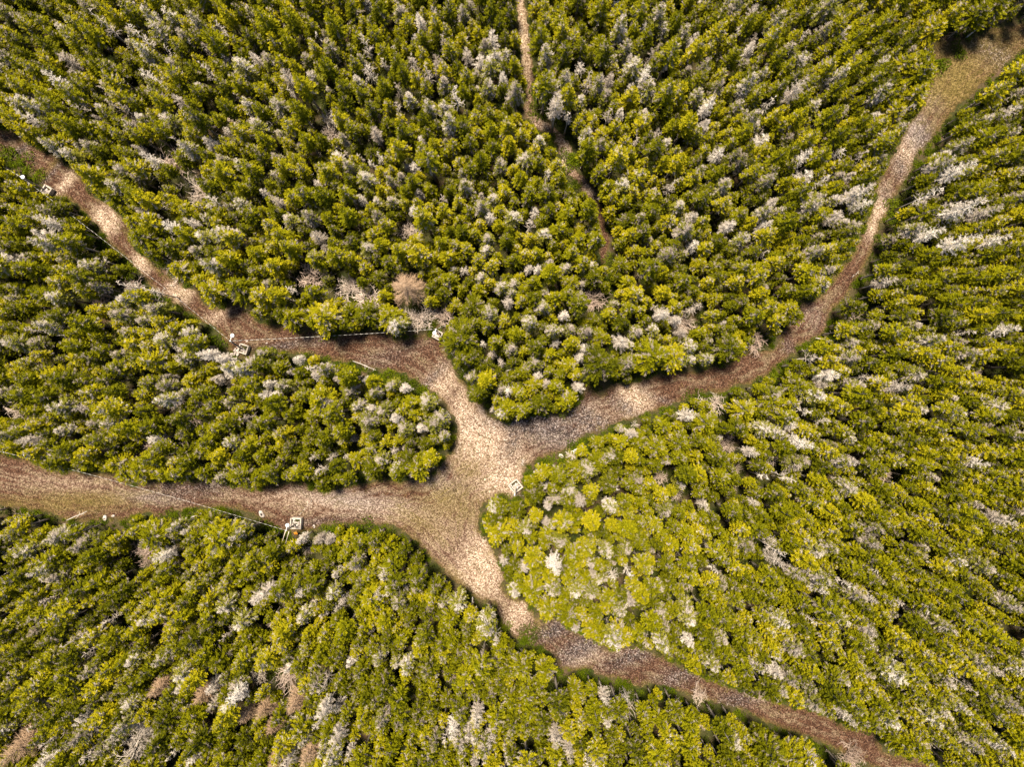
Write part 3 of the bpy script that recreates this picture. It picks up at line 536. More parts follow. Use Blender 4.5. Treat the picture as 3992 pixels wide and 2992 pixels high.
# well-shaped green trees that mark the trail edges: px, py, crown radius px
EDGE = '''1280,1270,72 1860,1548,44 1150,1265,56 1225,1255,46 1100,1240,50 1435,1240,62 1365,1215,44 1520,1230,60 900,1165,64 830,1150,60 790,1100,52 1770,1345,80 1850,1390,46 1880,1430,50 1985,1610,52 2045,1615,42 2110,1580,50 1800,1405,40 2330,1440,96 2210,1560,50 2550,1400,76 2620,1420,66 2840,1370,66 3070,1210,54 3210,1140,44 2860,1340,54 2400,1440,44 2460,1420,50 700,1060,48 560,930,60 515,880,52 440,770,44 340,690,46 250,560,50 170,540,46 90,540,40
1640,1840,60 1555,1850,44 1600,1800,54 1690,1800,40 1455,1840,50 950,1870,58 1150,1870,44 560,1850,60 500,1840,50 460,1810,46 330,1800,46 220,1800,52 1260,1890,36 1130,1850,36 700,1850,44 800,1850,46 1840,2060,64 1900,1990,54 1960,1960,40 2010,1970,44 2010,2310,64 2110,2390,56 2200,2430,50 2290,2480,46 2390,2520,60 2330,2480,40 1920,2400,50 2060,2580,60 2130,2610,50 1990,2600,50 590,1990,70 900,2030,84 830,2040,60 3220,2780,40 3340,2810,44 3560,2900,60 3500,2930,50 3460,2880,44 3000,2700,44 3090,2740,40 3020,2880,70 3080,2940,60 2980,2850,50 3150,2930,50 3600,300,70 3520,260,60 3640,260,40 3560,370,60 3480,440,54 3430,560,46 3380,700,44 3350,830,40 3700,120,60 3800,90,60 3880,70,60 3160,1290,52 3330,1200,40 3100,1500,60 3000,1560,56 2900,1600,60 2750,1650,60 2650,1720,56 2560,1740,60 2480,1720,54 2400,1780,50 2330,1800,50 2250,1830,50 2180,1860,46 2120,1850,40 2080,1930,50'''
EDGE = [tuple(map(float, e.split(','))) for e in EDGE.split()]

BIGDEAD = [(530, 2895, 11, 7.5, 3.0), (1005, 2640, 12, 5.0, 1.6), (1280, 455, 13, 5.5, 1.3)]
trees = []                        # dict(kind, form index, x, y, s, rz)
def crown_ok(x, y, h, R, tol, base=.35):
    """does the crown as seen from above leave the trails free?"""
    m = 1e9
    for f, rr in ((.4, 1.0), (.65, .8), (.95, .3)):
        k = H / (H - h * f); m = min(m, float(look(SD_T, x * k, y * k)) - 1.14 * R * rr * k, float(look(SD_F, x * k, y * k)) - .8 * R * rr * k)
    return m > -tol
def push_off(x, y, h, R, tol):
    for _ in range(24):
        if crown_ok(x, y, h, R, tol): break
        g = np.array([float(look(SD, x + .5, y) - look(SD, x - .5, y)), float(look(SD, x, y + .5) - look(SD, x, y - .5))]); n_ = np.linalg.norm(g)
        if n_ < .05: break
        x += .14 * g[0] / n_; y += .14 * g[1] / n_
    return x, y
occ = {}
CELL = 2.0
def near(x, y, R, f):
    i, j = int(x // CELL), int(y // CELL)
    for a in range(i - 2, i + 3):
        for b in range(j - 2, j + 3):
            for (X, Y, Q) in occ.get((a, b), ()):
                if (X - x) ** 2 + (Y - y) ** 2 < (f * (R + Q)) ** 2: return True
    return False
def put(kind, fi, x, y, s, R, hand=False):
    occ.setdefault((int(x // CELL), int(y // CELL)), []).append((x, y, R))
    trees.append(dict(kind=kind, fi=fi, x=x, y=y, s=s, rz=rng.uniform(0, 6.28), hand=hand))
FORMS = {'spruce': SPR, 'pale': PAL, 'dead': DSP, 'snag': SNG, 'larch': LAR}
KMAP = {'P': 'pale', 'S': 'dead', 'N': 'snag', 'L': 'larch'}
shrubs = []
for kd, px, py, sz in PLACED:
    if kd == 'B':
        fi = int(rng.integers(0, 4)); p = G(px, py, 1.6); fi = {True: 2, False: fi}[sz > 1.1]
        s = sz * (1.9 / SHR[fi]['R']); shrubs.append((fi, p.x, p.y, s))
        occ.setdefault((int(p.x // CELL), int(p.y // CELL)), []).append((p.x, p.y, 2.35 * sz)); continue
    kind = KMAP[kd]; F = FORMS[kind]; fi = int(rng.integers(0, len(F)))
    if kind == 'dead' and px > 3380 and 550 < py < 1100: fi = 3
    s = sz * rng.uniform(.9, 1.08)
    if sz > 1.2 and kind in ('dead', 'snag'): s *= .88
    h = F[fi]['h'] * s; p = G(px, py, h * .72)
    if kind == 'dead': s *= .88
    x, y = push_off(p.x, p.y, h, F[fi]['R'] * s, .5) if kind != 'snag' else (p.x, p.y)
    put(kind, fi, x, y, s, F[fi]['R'] * s * (1.45 if kind == 'larch' else .8 if kind in ('dead', 'snag') else 1), True)
for px, py, _, h_, R_b in BIGDEAD:
    p = G(px, py, h_ * .6); occ.setdefault((int(p.x // CELL), int(p.y // CELL)), []).append((p.x, p.y, R_b * 1.15))
    for q in range(6): occ.setdefault((int((p.x + R_b * .6 * math.cos(q)) // CELL), int((p.y + R_b * .6 * math.sin(q)) // CELL)), []).append((p.x + R_b * .6 * math.cos(q), p.y + R_b * .6 * math.sin(q), R_b * .5))
for px, py, rp in EDGE:
    R = rp * S / 1.12; fi = min(range(12), key=lambda i: abs(SPR[i]['R'] - R) + rng.uniform(0, .3)); s = min(max(R / SPR[fi]['R'], .7), 1.45); h = SPR[fi]['h'] * s
    p = G(px, py, h * .7)
    x, y = push_off(p.x, p.y, h, R, .3); put('spruce', fi, x, y, s, R, True)
# the rest of the stand, by dart throwing from large crowns to small
XM, YM = 80.0, 61.0
def slender(x, y): return 1 / (1 + math.exp(-((x - 14) / 9 + (-y - 5) / 60)))
GAP = g2([(2345, 1010), (2372, 1120), (2378, 1250), (2362, 1380), (2345, 1480)])
def seg_d(x, y, P):
    m = 1e9
    for a, b in zip(P[:-1], P[1:]):
        t = min(max(((x - a[0]) * (b[0] - a[0]) + (y - a[1]) * (b[1] - a[1])) / ((b - a) @ (b - a)), 0), 1); m = min(m, math.hypot(x - a[0] - t * (b[0] - a[0]), y - a[1] - t * (b[1] - a[1])))
    return m
for R0, tries, f in ((1.85, 500, .85), (1.45, 5000, .68), (1.22, 14000, .66), (1.0, 34000, .65), (.8, 56000, .66)):
    for _ in range(tries):
        x = rng.uniform(-XM, XM); y = rng.uniform(-YM, YM)
        if look(SD, x, y) < .15: continue
        sl = slender(x, y) if x > 0 else .4 * (y > 20) + .2
        R = R0 * rng.uniform(.88, 1.12) * (.80 if sl > .5 else .95)
        if near(x, y, R, f + (.06 * sl if R < 1.35 else 0)): continue
        if rng.random() < .085 and R < 1.5:
            kd = 'pale' if rng.random() < .72 else ('dead' if rng.random() < .6 else 'snag'); FF = FORMS[kd]; fi = int(rng.integers(0, len(FF))); s = float(np.clip(R / FF[fi]['R'], .7, 1.15)); h = FF[fi]['h'] * s
            if crown_ok(x, y, h, FF[fi]['R'] * s, .15): put(kd, fi, x, y, s, R * (.85 if kd == 'pale' else .7))
            continue
        if seg_d(x, y, GAP) < .75: continue
        pool = (6, 7, 8, 9) if rng.random() < sl else (0, 1, 2, 3, 4, 5, 11) if R > 1.0 else (2, 4, 10, 9, 0)
        fi = int(rng.choice(pool)); s = R / SPR[fi]['R']
        if s > 1.35 or s < .62: continue
        h = SPR[fi]['h'] * s
        if not crown_ok(x, y, h, R, .15): continue
        put('spruce', fi, x, y, s, R)
print('TREES', len(trees), {k: sum(t['kind'] == k for t in trees) for k in FORMS})

# ------------------------------------------------------------------ how large each tree shows in the photo
IW, IH, IS = 998, 748, 4.0
buf = np.full((IH, IW), -1, np.int32)
order = sorted(range(len(trees)), key=lambda i: trees[i]['s'] * FORMS[trees[i]['kind']][trees[i]['fi']]['h'])
for i in order:
    t = trees[i]; F = FORMS[t['kind']][t['fi']]
    for f, rr in ((.45, .95), (.7, .75), (.92, .35)):
        z = F['h'] * t['s'] * f; px, py = PX(t['x'], t['y'], z); rr = F['R'] * t['s'] * rr * H / (H - z) / S / IS; px /= IS; py /= IS
        x0, x1 = max(0, int(px - rr)), min(IW, int(px + rr) + 2); y0, y1 = max(0, int(py - rr)), min(IH, int(py + rr) + 2)
        if x0 >= x1 or y0 >= y1: continue
        yy, xx = np.mgrid[y0:y1, x0:x1]; buf[y0:y1, x0:x1][(xx - px) ** 2 + (yy - py) ** 2 < rr * rr] = i
cnt = np.bincount(buf[buf >= 0].ravel(), minlength=len(trees))
for i, t in enumerate(trees): t['vis'] = int(cnt[i])

# ------------------------------------------------------------------ labels: look, neighbour and place
LAND = [('lone lamp post by the left trail', 150, 720), ('pale trail fork', 1880, 1680), ('stone pile', 925, 1372), ('diamond-set crib', 2010, 1900), ('square crib', 1155, 2042), ('trailside cable', 480, 1850)]
def in_img(px, py): return 4 < px < 3988 and 4 < py < 2988
def block(px, py):
    x = (px - 1996) * S; y = (1496 - py) * S
    d = float(look(SD, x, y)); near_ = d < 3.0
    if py < np.interp(px, [0, 800, 1250, 1700, 1900], [500, 1150, 1300, 1320, 1620]) and px < 1950 + (px > 1950) * 0 and px < np.interp(py, [0, 260, 480, 700, 900, 1640], [2030, 2055, 2100, 2260, 2350, 2350]):
        n_, e_ = 'upper-left forest', 'upper-left trail'
    elif px < np.interp(py, [0, 260, 480, 700, 900, 1640], [2030, 2055, 2100, 2260, 2350, 2350]) and py < 1640: n_, e_ = 'upper-middle forest', 'trail fork'
    elif px < np.interp(py, [100, 500, 900, 1200, 1450, 1640], [3650, 3560, 3390, 3150, 2700, 2200]) and py < 1640: n_, e_ = 'upper-right forest', 'right trail'
    elif px < 1790 and py < 1900: n_, e_ = 'left wedge', 'left trails'
    elif py > np.interp(px, [0, 1500, 1750, 2000, 2500, 3000, 3500], [1980, 2050, 2250, 2500, 2670, 2830, 3000]): n_, e_ = 'lower forest', 'lower trail'
    else: n_, e_ = 'right-hand forest', 'right trail'
    return ('beside the ' + e_) if near_ else ('in the ' + n_)
seen = set()
def place_label(desc, px, py, size=''):
    a = int(round(px / 3992 * 100)); b = int(round(py / 2992 * 100))
    for da, db in ((0, 0), (0, 1), (1, 0), (-1, 0), (0, -1)):
        key = (desc.split()[-1], a + da, b + db)
        if key not in seen:
            seen.add(key); return f"{desc} {block(px, py)}, {min(max(a + da, 0), 100)}% across and {min(max(b + db, 0), 100)}% down the photo"
    return None
LOOK = {'spruce': (['bright green', 'dense green', 'olive green', 'yellowish green'], 'spruce'),
        'pale': (['grey-topped green', 'pale lichen-crusted', 'half-dead grey-green'], 'lichened spruce'),
        'dead': (['fuzzy pale dead', 'bleached grey dead'], 'dead spruce'),
        'snag': (['bare white', 'stark bare grey'], 'snag'),
        'larch': (['bare tan', 'bare pinkish brown'], 'larch')}
NAMES = {'spruce': ('spruce_tree', 'spruce tree', 'green spruces of the forest'), 'pale': ('lichened_spruce', 'spruce tree', 'lichen-grey spruces among the green trees'),
         'dead': ('dead_spruce', 'dead tree', 'pale dead spruces standing in the forest'), 'snag': ('bare_snag', 'dead tree', 'bare snags standing in the forest'), 'larch': ('bare_larch', 'larch tree', 'bare tan larches')}
PART = {'spruce': 'crown', 'pale': 'crown', 'dead': 'twigs', 'snag': 'branches', 'larch': 'crown'}
singles = {k: [] for k in FORMS}
for k in FORMS:
    ids = sorted([i for i, t in enumerate(trees) if t['kind'] == k and t['vis'] > 6], key=lambda i: -trees[i]['vis'])
    for i in ids:
        if len(singles[k]) >= (296 if k != 'pale' else 290): break
        t = trees[i]; F = FORMS[k][t['fi']]; px, py = PX(t['x'], t['y'], F['h'] * t['s'] * .7)
        if not in_img(px, py): continue
        ads, noun = LOOK[k]; ad = ads[(t['fi'] * 7 + i) % len(ads)]
        if k == 'spruce': ad = ('broad ' if F['R'] * t['s'] > 1.75 else 'slender ' if t['fi'] in (6, 7, 8, 9) else 'rounded ') + 'green'
        lb = place_label(ad + ' ' + noun, px, py)
        if lb is None: continue
        t['label'] = lb; singles[k].append(i)
for k, ids in singles.items():
    nm, cat, grp = NAMES[k]
    for i in ids:
        t = trees[i]; F = FORMS[k][t['fi']]
        root = empty(nm, (t['x'], t['y'], 0), t['rz'], t['s']); tag(root, t['label'], cat, grp)
        link(PART[k], F['crown'], root); link('trunk', F['trunk'], root)
taken = {i for ids in singles.values() for i in ids}

# ------------------------------------------------------------------ stuff: scattered with geometry nodes
def scatter(name, protos, P, rot, scl, var, label, cat=None):
    col = bpy.data.collections.new(name + '_kinds')
    for j, me_ in enumerate(protos):
        o = bpy.data.objects.new('%s_form_%s' % (name, 'abcdefghijklmnopqrstuvwxyz'[j]), me_); col.objects.link(o)
    me = bpy.data.meshes.new(name); me.from_pydata(np.asarray(P).tolist(), [], [])
    for nm, ty, val in (('rot', 'FLOAT_VECTOR', rot), ('scl', 'FLOAT', scl), ('var', 'INT', var)):
        a = me.attributes.new(nm, ty, 'POINT'); a.data.foreach_set('vector' if ty == 'FLOAT_VECTOR' else 'value', np.asarray(val, np.int32 if ty == 'INT' else np.float32).ravel())
    ng = bpy.data.node_groups.new(name + '_scatter', 'GeometryNodeTree')
    ng.interface.new_socket('Geometry', in_out='INPUT', socket_type='NodeSocketGeometry'); ng.interface.new_socket('Geometry', in_out='OUTPUT', socket_type='NodeSocketGeometry')
    N, L = ng.nodes, ng.links; gi = N.new('NodeGroupInput'); go = N.new('NodeGroupOutput')
    ci = N.new('GeometryNodeCollectionInfo'); ci.inputs['Collection'].default_value = col; ci.inputs['Separate Children'].default_value = True; ci.inputs['Reset Children'].default_value = True
    ip = N.new('GeometryNodeInstanceOnPoints'); ip.inputs['Pick Instance'].default_value = True
    def na(nm, ty):
        x = N.new('GeometryNodeInputNamedAttribute'); x.data_type = ty; x.inputs['Name'].default_value = nm; return x.outputs['Attribute']
    L.new(gi.outputs[0], ip.inputs['Points']); L.new(ci.outputs[0], ip.inputs['Instance']); L.new(na('var', 'INT'), ip.inputs['Instance Index'])
    L.new(na('rot', 'FLOAT_VECTOR'), ip.inputs['Rotation']); L.new(na('scl', 'FLOAT'), ip.inputs['Scale']); L.new(ip.outputs[0], go.inputs[0])
    o = link(name, me); md = o.modifiers.new('scatter', 'NODES'); md.node_group = ng
    tag(o, label, cat, None, 'stuff'); return o
def joined(F, kind):
    mb = MB(); mb.add(F['cmb'], {i: i for i in range(len(F['mats']))}); n = len(F['mats']); mb.add(F['tmb'], {0: n})
    return mb.build(kind + '_tree', F['mats'] + [M_BARK])
rest = [t for i, t in enumerate(trees) if i not in taken and t['kind'] in ('spruce',)]
rest_p = [t for i, t in enumerate(trees) if i not in taken and t['kind'] == 'pale']
rest_o = [t for i, t in enumerate(trees) if i not in taken and t['kind'] != 'spruce']
print('REST', len(rest), 'dropped others', len(rest_o), 'singles', {k: len(v) for k, v in singles.items()})
scatter('spruce_forest', [joined(F, 'spruce') for F in SPR], [(t['x'], t['y'], 0) for t in rest], [(0, 0, t['rz']) for t in rest], [t['s'] for t in rest], [t['fi'] for t in rest], 'mass of smaller green spruces filling the forest around the trails', 'forest')

scatter('lichened_stand', [joined(F, 'lichened') for F in PAL], [(t['x'], t['y'], 0) for t in rest_p], [(0, 0, t['rz']) for t in rest_p], [t['s'] for t in rest_p], [t['fi'] for t in rest_p], 'smaller lichen-grey spruces mixed through the forest', 'forest')
def sample(n, f, seed):
    r = np.random.default_rng(seed); X = r.uniform(-XM, XM, n); Y = r.uniform(-YM, YM, n); k = f(look(SD, X, Y), X, Y, r); return X[k], Y[k], r
# low dark plants on the forest floor
X, Y, r = sample(11000, lambda d, X, Y, r: d > .5, 31); n = len(X)
scatter('undergrowth', [bush_mb(740 + i, .7, .5, 150, .2).build('undergrowth_plant', [M_MOSS]) for i in range(4)], np.c_[X, Y, np.zeros(n)], np.c_[np.zeros((n, 2)), r.uniform(0, 6.28, n)], r.uniform(.5, 1.3, n), r.integers(0, 4, n), 'low dark green plants covering the forest floor', 'undergrowth')
# leafy green fringe along the trail edges
X, Y, r = sample(60000, lambda d, X, Y, r: (d > .05) & (d < 2.4) & (r.uniform(0, 1, len(d)) < 1.0 - d * .3) & (np.sin(X * .9 + 1.3 * np.sin(Y * .7)) + np.sin(Y * 1.1 + X * .35) > -.35 - .5 * (d > .9)), 32); n = len(X)
k = look(SD_F, X, Y) > 1.2; k |= r.uniform(0, 1, n) < .4; X, Y = X[k], Y[k]; n = len(X)
scatter('trailside_greenery', [bush_mb(760 + i, .5, .55, 140, .16).build('greenery_plant', [M_BUSH]) for i in range(4)], np.c_[X, Y, np.zeros(n)], np.c_[np.zeros((n, 2)), r.uniform(0, 6.28, n)], r.uniform(.35, 1.1, n), r.integers(0, 4, n), 'low leafy green fringe growing along the trail edges', 'greenery')
# dry grass on verges and on the grassy parts of the trail
gr_p = []
r = np.random.default_rng(33)
X = r.uniform(-76, 76, 150000); Y = r.uniform(-58, 58, 150000); d = look(SD_T, X, Y); px = 1996 + X / S; py = 1496 - Y / S
f = np.zeros(len(X))
for cx, cy, rx, ry, an, st in SURF['grass']:
    a = math.radians(an); dx = px - cx; dy = py - cy; u = dx * math.cos(a) + dy * math.sin(a); v = -dx * math.sin(a) + dy * math.cos(a)
    f = np.maximum(f, st * np.exp(-((u / rx) ** 2 + (v / ry) ** 2)))
keep = (d < .2) & (r.uniform(0, 1, len(X)) < np.clip(f * .55 + .5 * np.exp(-np.abs(d) / .35), 0, 1)); X, Y = X[keep], Y[keep]; n = len(X)
scatter('grass', [tuft_mb(780 + i, .16, .3).build('grass_tuft', [M_GRASS]) for i in range(3)], np.c_[X, Y, np.full(n, .01)], np.c_[np.zeros((n, 2)), r.uniform(0, 6.28, n)], r.uniform(.5, 1.1, n), r.integers(0, 3, n), 'dry yellowish grass on the trail verges', 'grass')
print('SCATTER grass', n)

# ------------------------------------------------------------------ shrubs and bushes, each a thing
for fi, x, y, s in shrubs:
    px, py = PX(x, y, 1.6)
    lb = place_label('leafless brown shrub', px, py)
    if not lb: continue
    o = link('bare_shrub', SHR[fi]['mesh'], None, (x, y, 0)); o.rotation_euler = (0, 0, rng.uniform(0, 6.28)); o.scale = (s, s, s)
    tag(o, lb, 'shrub', 'leafless shrubs in the forest')
BUSH = pts('''40,600 95,650 150,690 235,810 300,870 340,920 400,960 440,1010 480,1060 530,1110 610,1180 780,1310 820,1330 1500,1480 1580,1500 1650,1550 1700,1610 1740,1700 1730,1740 2110,1830 2160,1800 2060,1880 2260,1760 2330,1720 2450,1670 2600,1610 2700,1570 2780,1560 2860,1545 2950,1510 3030,1470 3070,1430 3150,1370 3240,1330 3270,1260 3500,800 3540,840 3480,880 3450,960 3560,730 3590,640 3700,500 3760,450 3830,380 3870,330 3960,260 3735,200 3680,250 2040,2500 2060,2460 1960,2460 2170,2630 2280,2640 2420,2690 2620,2720 2760,2760 2150,530 2230,640 2130,400 2100,440 2420,1370 2390,1250 2380,1120 2370,1010 2190,1590 2240,1560 2120,1610 650,2040 740,2030 1300,2080 1420,2080 1500,2090 1060,2075 2215,615 2085,345''')
for px, py in BUSH:
    fi = int(rng.integers(0, 4)); p = G(px, py, .5); lb = place_label('low leafy green bush', px, py)
    if not lb: continue
    o = link('green_bush', BSH[fi]['mesh'], None, (p.x, p.y, 0)); s = rng.uniform(.85, 1.5); o.scale = (s, s, s * .9); o.rotation_euler = (0, 0, rng.uniform(0, 6.28))
    tag(o, lb, 'bush', 'green bushes along the trail edges')

# the big bleached dead tree at the lower left and the large pinkish one
def big_dead(px, py, seed, h, R, label):
    r = np.random.default_rng(seed); p = G(px, py, h * .6); root = empty('dead_tree', (p.x, p.y, 0)); out = []
    for i in range(9):
        az = i * .7 + r.normal(0, .3); t = r.uniform(.35, .8)
        grow(r, np.array([0, 0, h * t * .7]), unit(np.array([math.cos(az), math.sin(az), .55])), R * r.uniform(.6, .85), .085, 3 if R > 2 else 2, out, .75, 2, .4)
    link('branches', segs_mb(out, 0, .02, r).build('dead_branches', [M_TWIG]), root)
    link('trunk', trunk_mb(seed, h * .75, .2, .4).build('dead_trunk', [M_DEAD], True), root)
    tag(root, label, 'dead tree')
for b_, lb in zip(BIGDEAD, ('largest dead tree, wide-spreading and bleached white, near the lower left edge', 'small spreading dead tree with grey crooked limbs in the lower forest', 'small spreading dead tree with grey limbs in the upper-left forest')):
    big_dead(*b_, lb)

# ------------------------------------------------------------------ fallen logs
def log(px0, py0, px1, py1, rad, label, z0=.3, z1=.5, mat=None, stubs=7):
    a = np.array(G(px0, py0, z0)); b = np.array(G(px1, py1, z1)); r = np.random.default_rng(int(px0 * 7 + py0)); mb = MB()
    t = np.linspace(0, 1, 6)[:, None]; P = a + (b - a) * t + r.normal(0, .03, (6, 3)); tube(mb, P - a, rad * np.linspace(1, .5, 6), 6)
    for k in range(stubs):
        q = a + (b - a) * r.uniform(.2, .95); d = r.normal(0, 1, 3); d[2] = abs(d[2]) * .6
        mb.quads(prisms([q - a], [q - a + unit(d) * r.uniform(.25, .7)], .03, .012), 0, .6)
    o = link('fallen_log', mb.build('fallen_log', [mat or M_DEAD], True), None, tuple(a)); tag(o, label, 'log', 'fallen logs and leaning dead stems'); return o
LOGS = '''1972,1447,2065,1420,.09 1902,1339,1934,1311,.07 1907,1344,1945,1400,.06 1843,2330,1832,2515,.10 2212,1790,2290,1860,.08 1440,1560,1465,1640,.07 1440,1720,1470,1590,.08 1600,1640,1620,1700,.06 700,2170,790,2140,.08 700,2260,760,2215,.09 690,2235,780,2180,.08 740,2310,780,2250,.08 640,2120,720,2100,.07 690,2140,660,2080,.09 745,2020,790,2000,.08 3600,970,3700,1000,.08 3590,840,3800,760,.07 3610,925,3760,890,.08 3640,830,3700,780,.06 3640,1010,3800,1010,.07 3318,1085,3348,1058,.03 3180,1320,3260,1330,.08 3200,1420,3280,1415,.07 3170,1460,3230,1480,.08 3180,1510,3340,1500,.08 3030,1560,3180,1550,.06 2960,1600,3050,1660,.08 3090,1730,3210,1790,.06 3240,1690,3330,1700,.06 2620,1690,2680,1720,.06 330,640,400,700,.05 590,150,690,250,.06 1500,660,1560,700,.07 1080,500,1150,560,.06 1040,470,1090,500,.05 1120,2490,1180,2430,.07 620,2520,680,2480,.06 220,1310,300,1300,.05 960,1410,1030,1430,.05 250,2110,330,2050,.08 180,2140,320,2040,.06 260,2030,340,1995,.07 60,2140,200,2080,.06 100,2230,280,2170,.06 0,2250,160,2160,.06 3600,2520,3760,2620,.06 3560,2560,3700,2660,.06 3680,2540,3830,2640,.06 3620,2480,3740,2550,.06 3300,2240,3340,2290,.06 2190,2120,2230,2180,.05 2030,1815,2040,1790,.04 1375,1408,1465,1443,.06'''
for s_ in LOGS.split():
    a, b, c, d, e = map(float, s_.split(','))
    lb = place_label('grey fallen log', (a + c) / 2, (b + d) / 2)
    if (a, b) == (1843, 2330): lb = 'long pale leaning stem across the trees below the fork, near the lower trail'
    if lb: log(a, b, c, d, e, lb, 1.2 if b not in (1447, 1339, 1344) else .6, 2.4 if b not in (1447, 1339, 1344) else .8)

# ------------------------------------------------------------------ lamp posts, timber cribs with rocks, cables
def rock_mesh(seed):
    r = np.random.default_rng(seed); mb = MB(); nu, nv = 8, 5; V = []
    sx, sy, sz = r.uniform(.7, 1.2), r.uniform(.6, 1.0), r.uniform(.5, .8)
    for j in range(nv):
        ph = math.pi * (j + .5) / nv
        for i in range(nu):
            th = 2 * math.pi * i / nu; k = 1 + r.normal(0, .12); V.append((sx * k * math.sin(ph) * math.cos(th), sy * k * math.sin(ph) * math.sin(th), sz * k * math.cos(ph)))
    Q = [[j * nu + i, j * nu + (i + 1) % nu, (j + 1) * nu + (i + 1) % nu, (j + 1) * nu + i] for j in range(nv - 1) for i in range(nu)]
    for o_ in (0, (nv - 1) * nu):
        for i in (1, 3, 5): Q.append([o_, o_ + i, o_ + i + 1, o_ + (i + 2) % nu])
    mb.shared(V, Q, 0, r.uniform(.2, .9)); return mb.build('stone', [M_STONE])
ROCKS = [rock_mesh(820 + i) for i in range(6)]
def crib(px, py, rot, size, label, where, nrock=13, courses=4):
    p = G(px, py, .5); root = empty('timber_crib', (p.x, p.y, 0), rot); tag(root, label, 'timber crib', 'rock-filled timber cribs at the lamp posts')
    th = .17; h = size / 2
    for c in range(courses):
        for sg in (-1, 1):
            for ax in (0, 1):
                z = .10 + c * .24 + (.12 if ax else 0); L_ = size + .16; mb = MB()
                box(mb, (0, 0, 0), L_ if ax == 0 else th, th if ax == 0 else L_, .15, 0, 0, .015, rng.uniform(.3, .8))
                o = link('timber', mb.build('crib_timber', [M_TIMBER]), root, (0, sg * h, z) if ax == 0 else (sg * h, 0, z))
    r = np.random.default_rng(int(px)); top = .10 + (courses - 1) * .24 + .12
    for i in range(nrock):
        gx, gy = (i % 4) / 3 - .5, (i // 4) / 3 - .5
        s = r.uniform(.15, .25); q = np.array([gx * (size - .6) + r.normal(0, .05), gy * (size - .6) + r.normal(0, .05)])
        c_, s_ = math.cos(rot), math.sin(rot)
        o = link('rock', ROCKS[i % 6], None, (p.x + q[0] * c_ - q[1] * s_, p.y + q[0] * s_ + q[1] * c_, top - .18 + r.uniform(-.12, .05)))
        o.scale = (s, s, s); o.rotation_euler = tuple(r.uniform(0, 6.28, 3)); tag(o, 'rough rock piled inside the ' + where, 'rock', 'rocks inside the ' + where)
    mb = MB(); box(mb, (0, 0, .3), size - .2, size - .2, .6); o = link('rubble_fill', mb.build('crib_fill', [M_FLOOR]), root)
    return p
def post(bx, by, tx, ty, h, label, lamp=None, mat=None, rad=.12, grp='lamp posts along the trails'):
    """pole from its foot (bx,by) to its top (tx,ty) as seen in the photo; lamp = photo pixel of the lamp head"""
    a = np.array(G(bx, by, 0)); b = np.array(G(tx, ty, h)); root = empty('lamp_post' if lamp else 'utility_pole', tuple(a)); mb = MB()
    t = np.linspace(0, 1, 7)[:, None]; tube(mb, (b - a) * t, rad * np.linspace(1.15, .85, 7), 10)
    link('pole', mb.build('pole', [mat or M_POLE], True), root)
    mb = MB(); tube(mb, [b - a + np.array([0, 0, -.12]), b - a + np.array([0, 0, .05])], [rad * 1.05, rad * 1.0], 10); link('top_cap', mb.build('pole_cap', [M_GALV]), root)
    if lamp:
        l = np.array(G(lamp[0], lamp[1], h + .15)) - a; s0 = b - a + np.array([0, 0, -.08]); mb = MB()
        mid = (s0 + l) / 2 + np.array([0, 0, .12]); tube(mb, [s0, mid, l], [.045, .04, .04], 8); link('lamp_arm', mb.build('lamp_arm', [M_WHITE], True), root)
        mb = MB(); R = .27; pr = [(0.06, .14), (.12, .10), (.20, .05), (R, -.02), (R, -.06), (.20, -.04)]; n = 20; V = []
        for q, z in pr: V += [l + np.array([q * math.cos(2 * math.pi * i / n), q * math.sin(2 * math.pi * i / n), z]) for i in range(n)]
        Q = [[j * n + i, j * n + (i + 1) % n, (j + 1) * n + (i + 1) % n, (j + 1) * n + i] for j in range(len(pr) - 1) for i in range(n)]
        V.append(l + np.array([0, 0, .15])); Q += [[len(V) - 1, (i + 2) % n, (i + 1) % n, i] for i in range(0, n, 2)]
        mb.shared(V, Q); hd = link('lamp_head', mb.build('lamp_shade', [M_WHITE], True), root)
        mb = MB(); pr = [(.19, -.04), (.17, -.12), (.10, -.18), (.03, -.20)]; V = []
        for q, z in pr: V += [l + np.array([q * math.cos(2 * math.pi * i / 12), q * math.sin(2 * math.pi * i / 12), z]) for i in range(12)]
        mb.shared(V, [[j * 12 + i, j * 12 + (i + 1) % 12, (j + 1) * 12 + (i + 1) % 12, (j + 1) * 12 + i] for j in range(3) for i in range(12)])
        link('lamp_glass', mb.build('lamp_glass', [M_LENS], True), hd)
        mb = MB(); tube(mb, [l + np.array([0, 0, .13]), l + np.array([0, 0, .30])], [.075, .05], 8); link('lamp_cap', mb.build('lamp_cap', [M_GALV], True), hd)
    tag(root, label, 'lamp post' if lamp else 'pole', grp); return b
crib(188, 745, math.radians(-33), 1.05, 'small timber crib of rocks at the upper-left trail edge', 'upper-left timber crib', 9)
crib(952, 1362, math.radians(-18), 1.15, 'grey timber crib beside the stone pile on the left trail', 'timber crib beside the stone pile', 10)
crib(1156, 2041, math.radians(-2), 1.38, 'square-set timber crib on the lower edge of the bottom-left trail', 'square timber crib on the bottom-left trail')
crib(2010, 1896, math.radians(38), 1.38, 'diamond-set timber crib at the trail fork', 'diamond-set crib at the fork')
crib(1707, 1307, math.radians(-28), 1.05, 'timber crib under the leafless shrubs beside the left trail', 'crib under the leafless shrubs', 9)
t1 = post(180, 742, 80, 688, 5.6, 'grey lamp post leaning over the trees at the upper-left trail', (88, 690), rad=.11)
t2 = post(948, 1364, 897, 1330, 5.2, 'lamp post with white lamp beside the stone pile', (905, 1309))
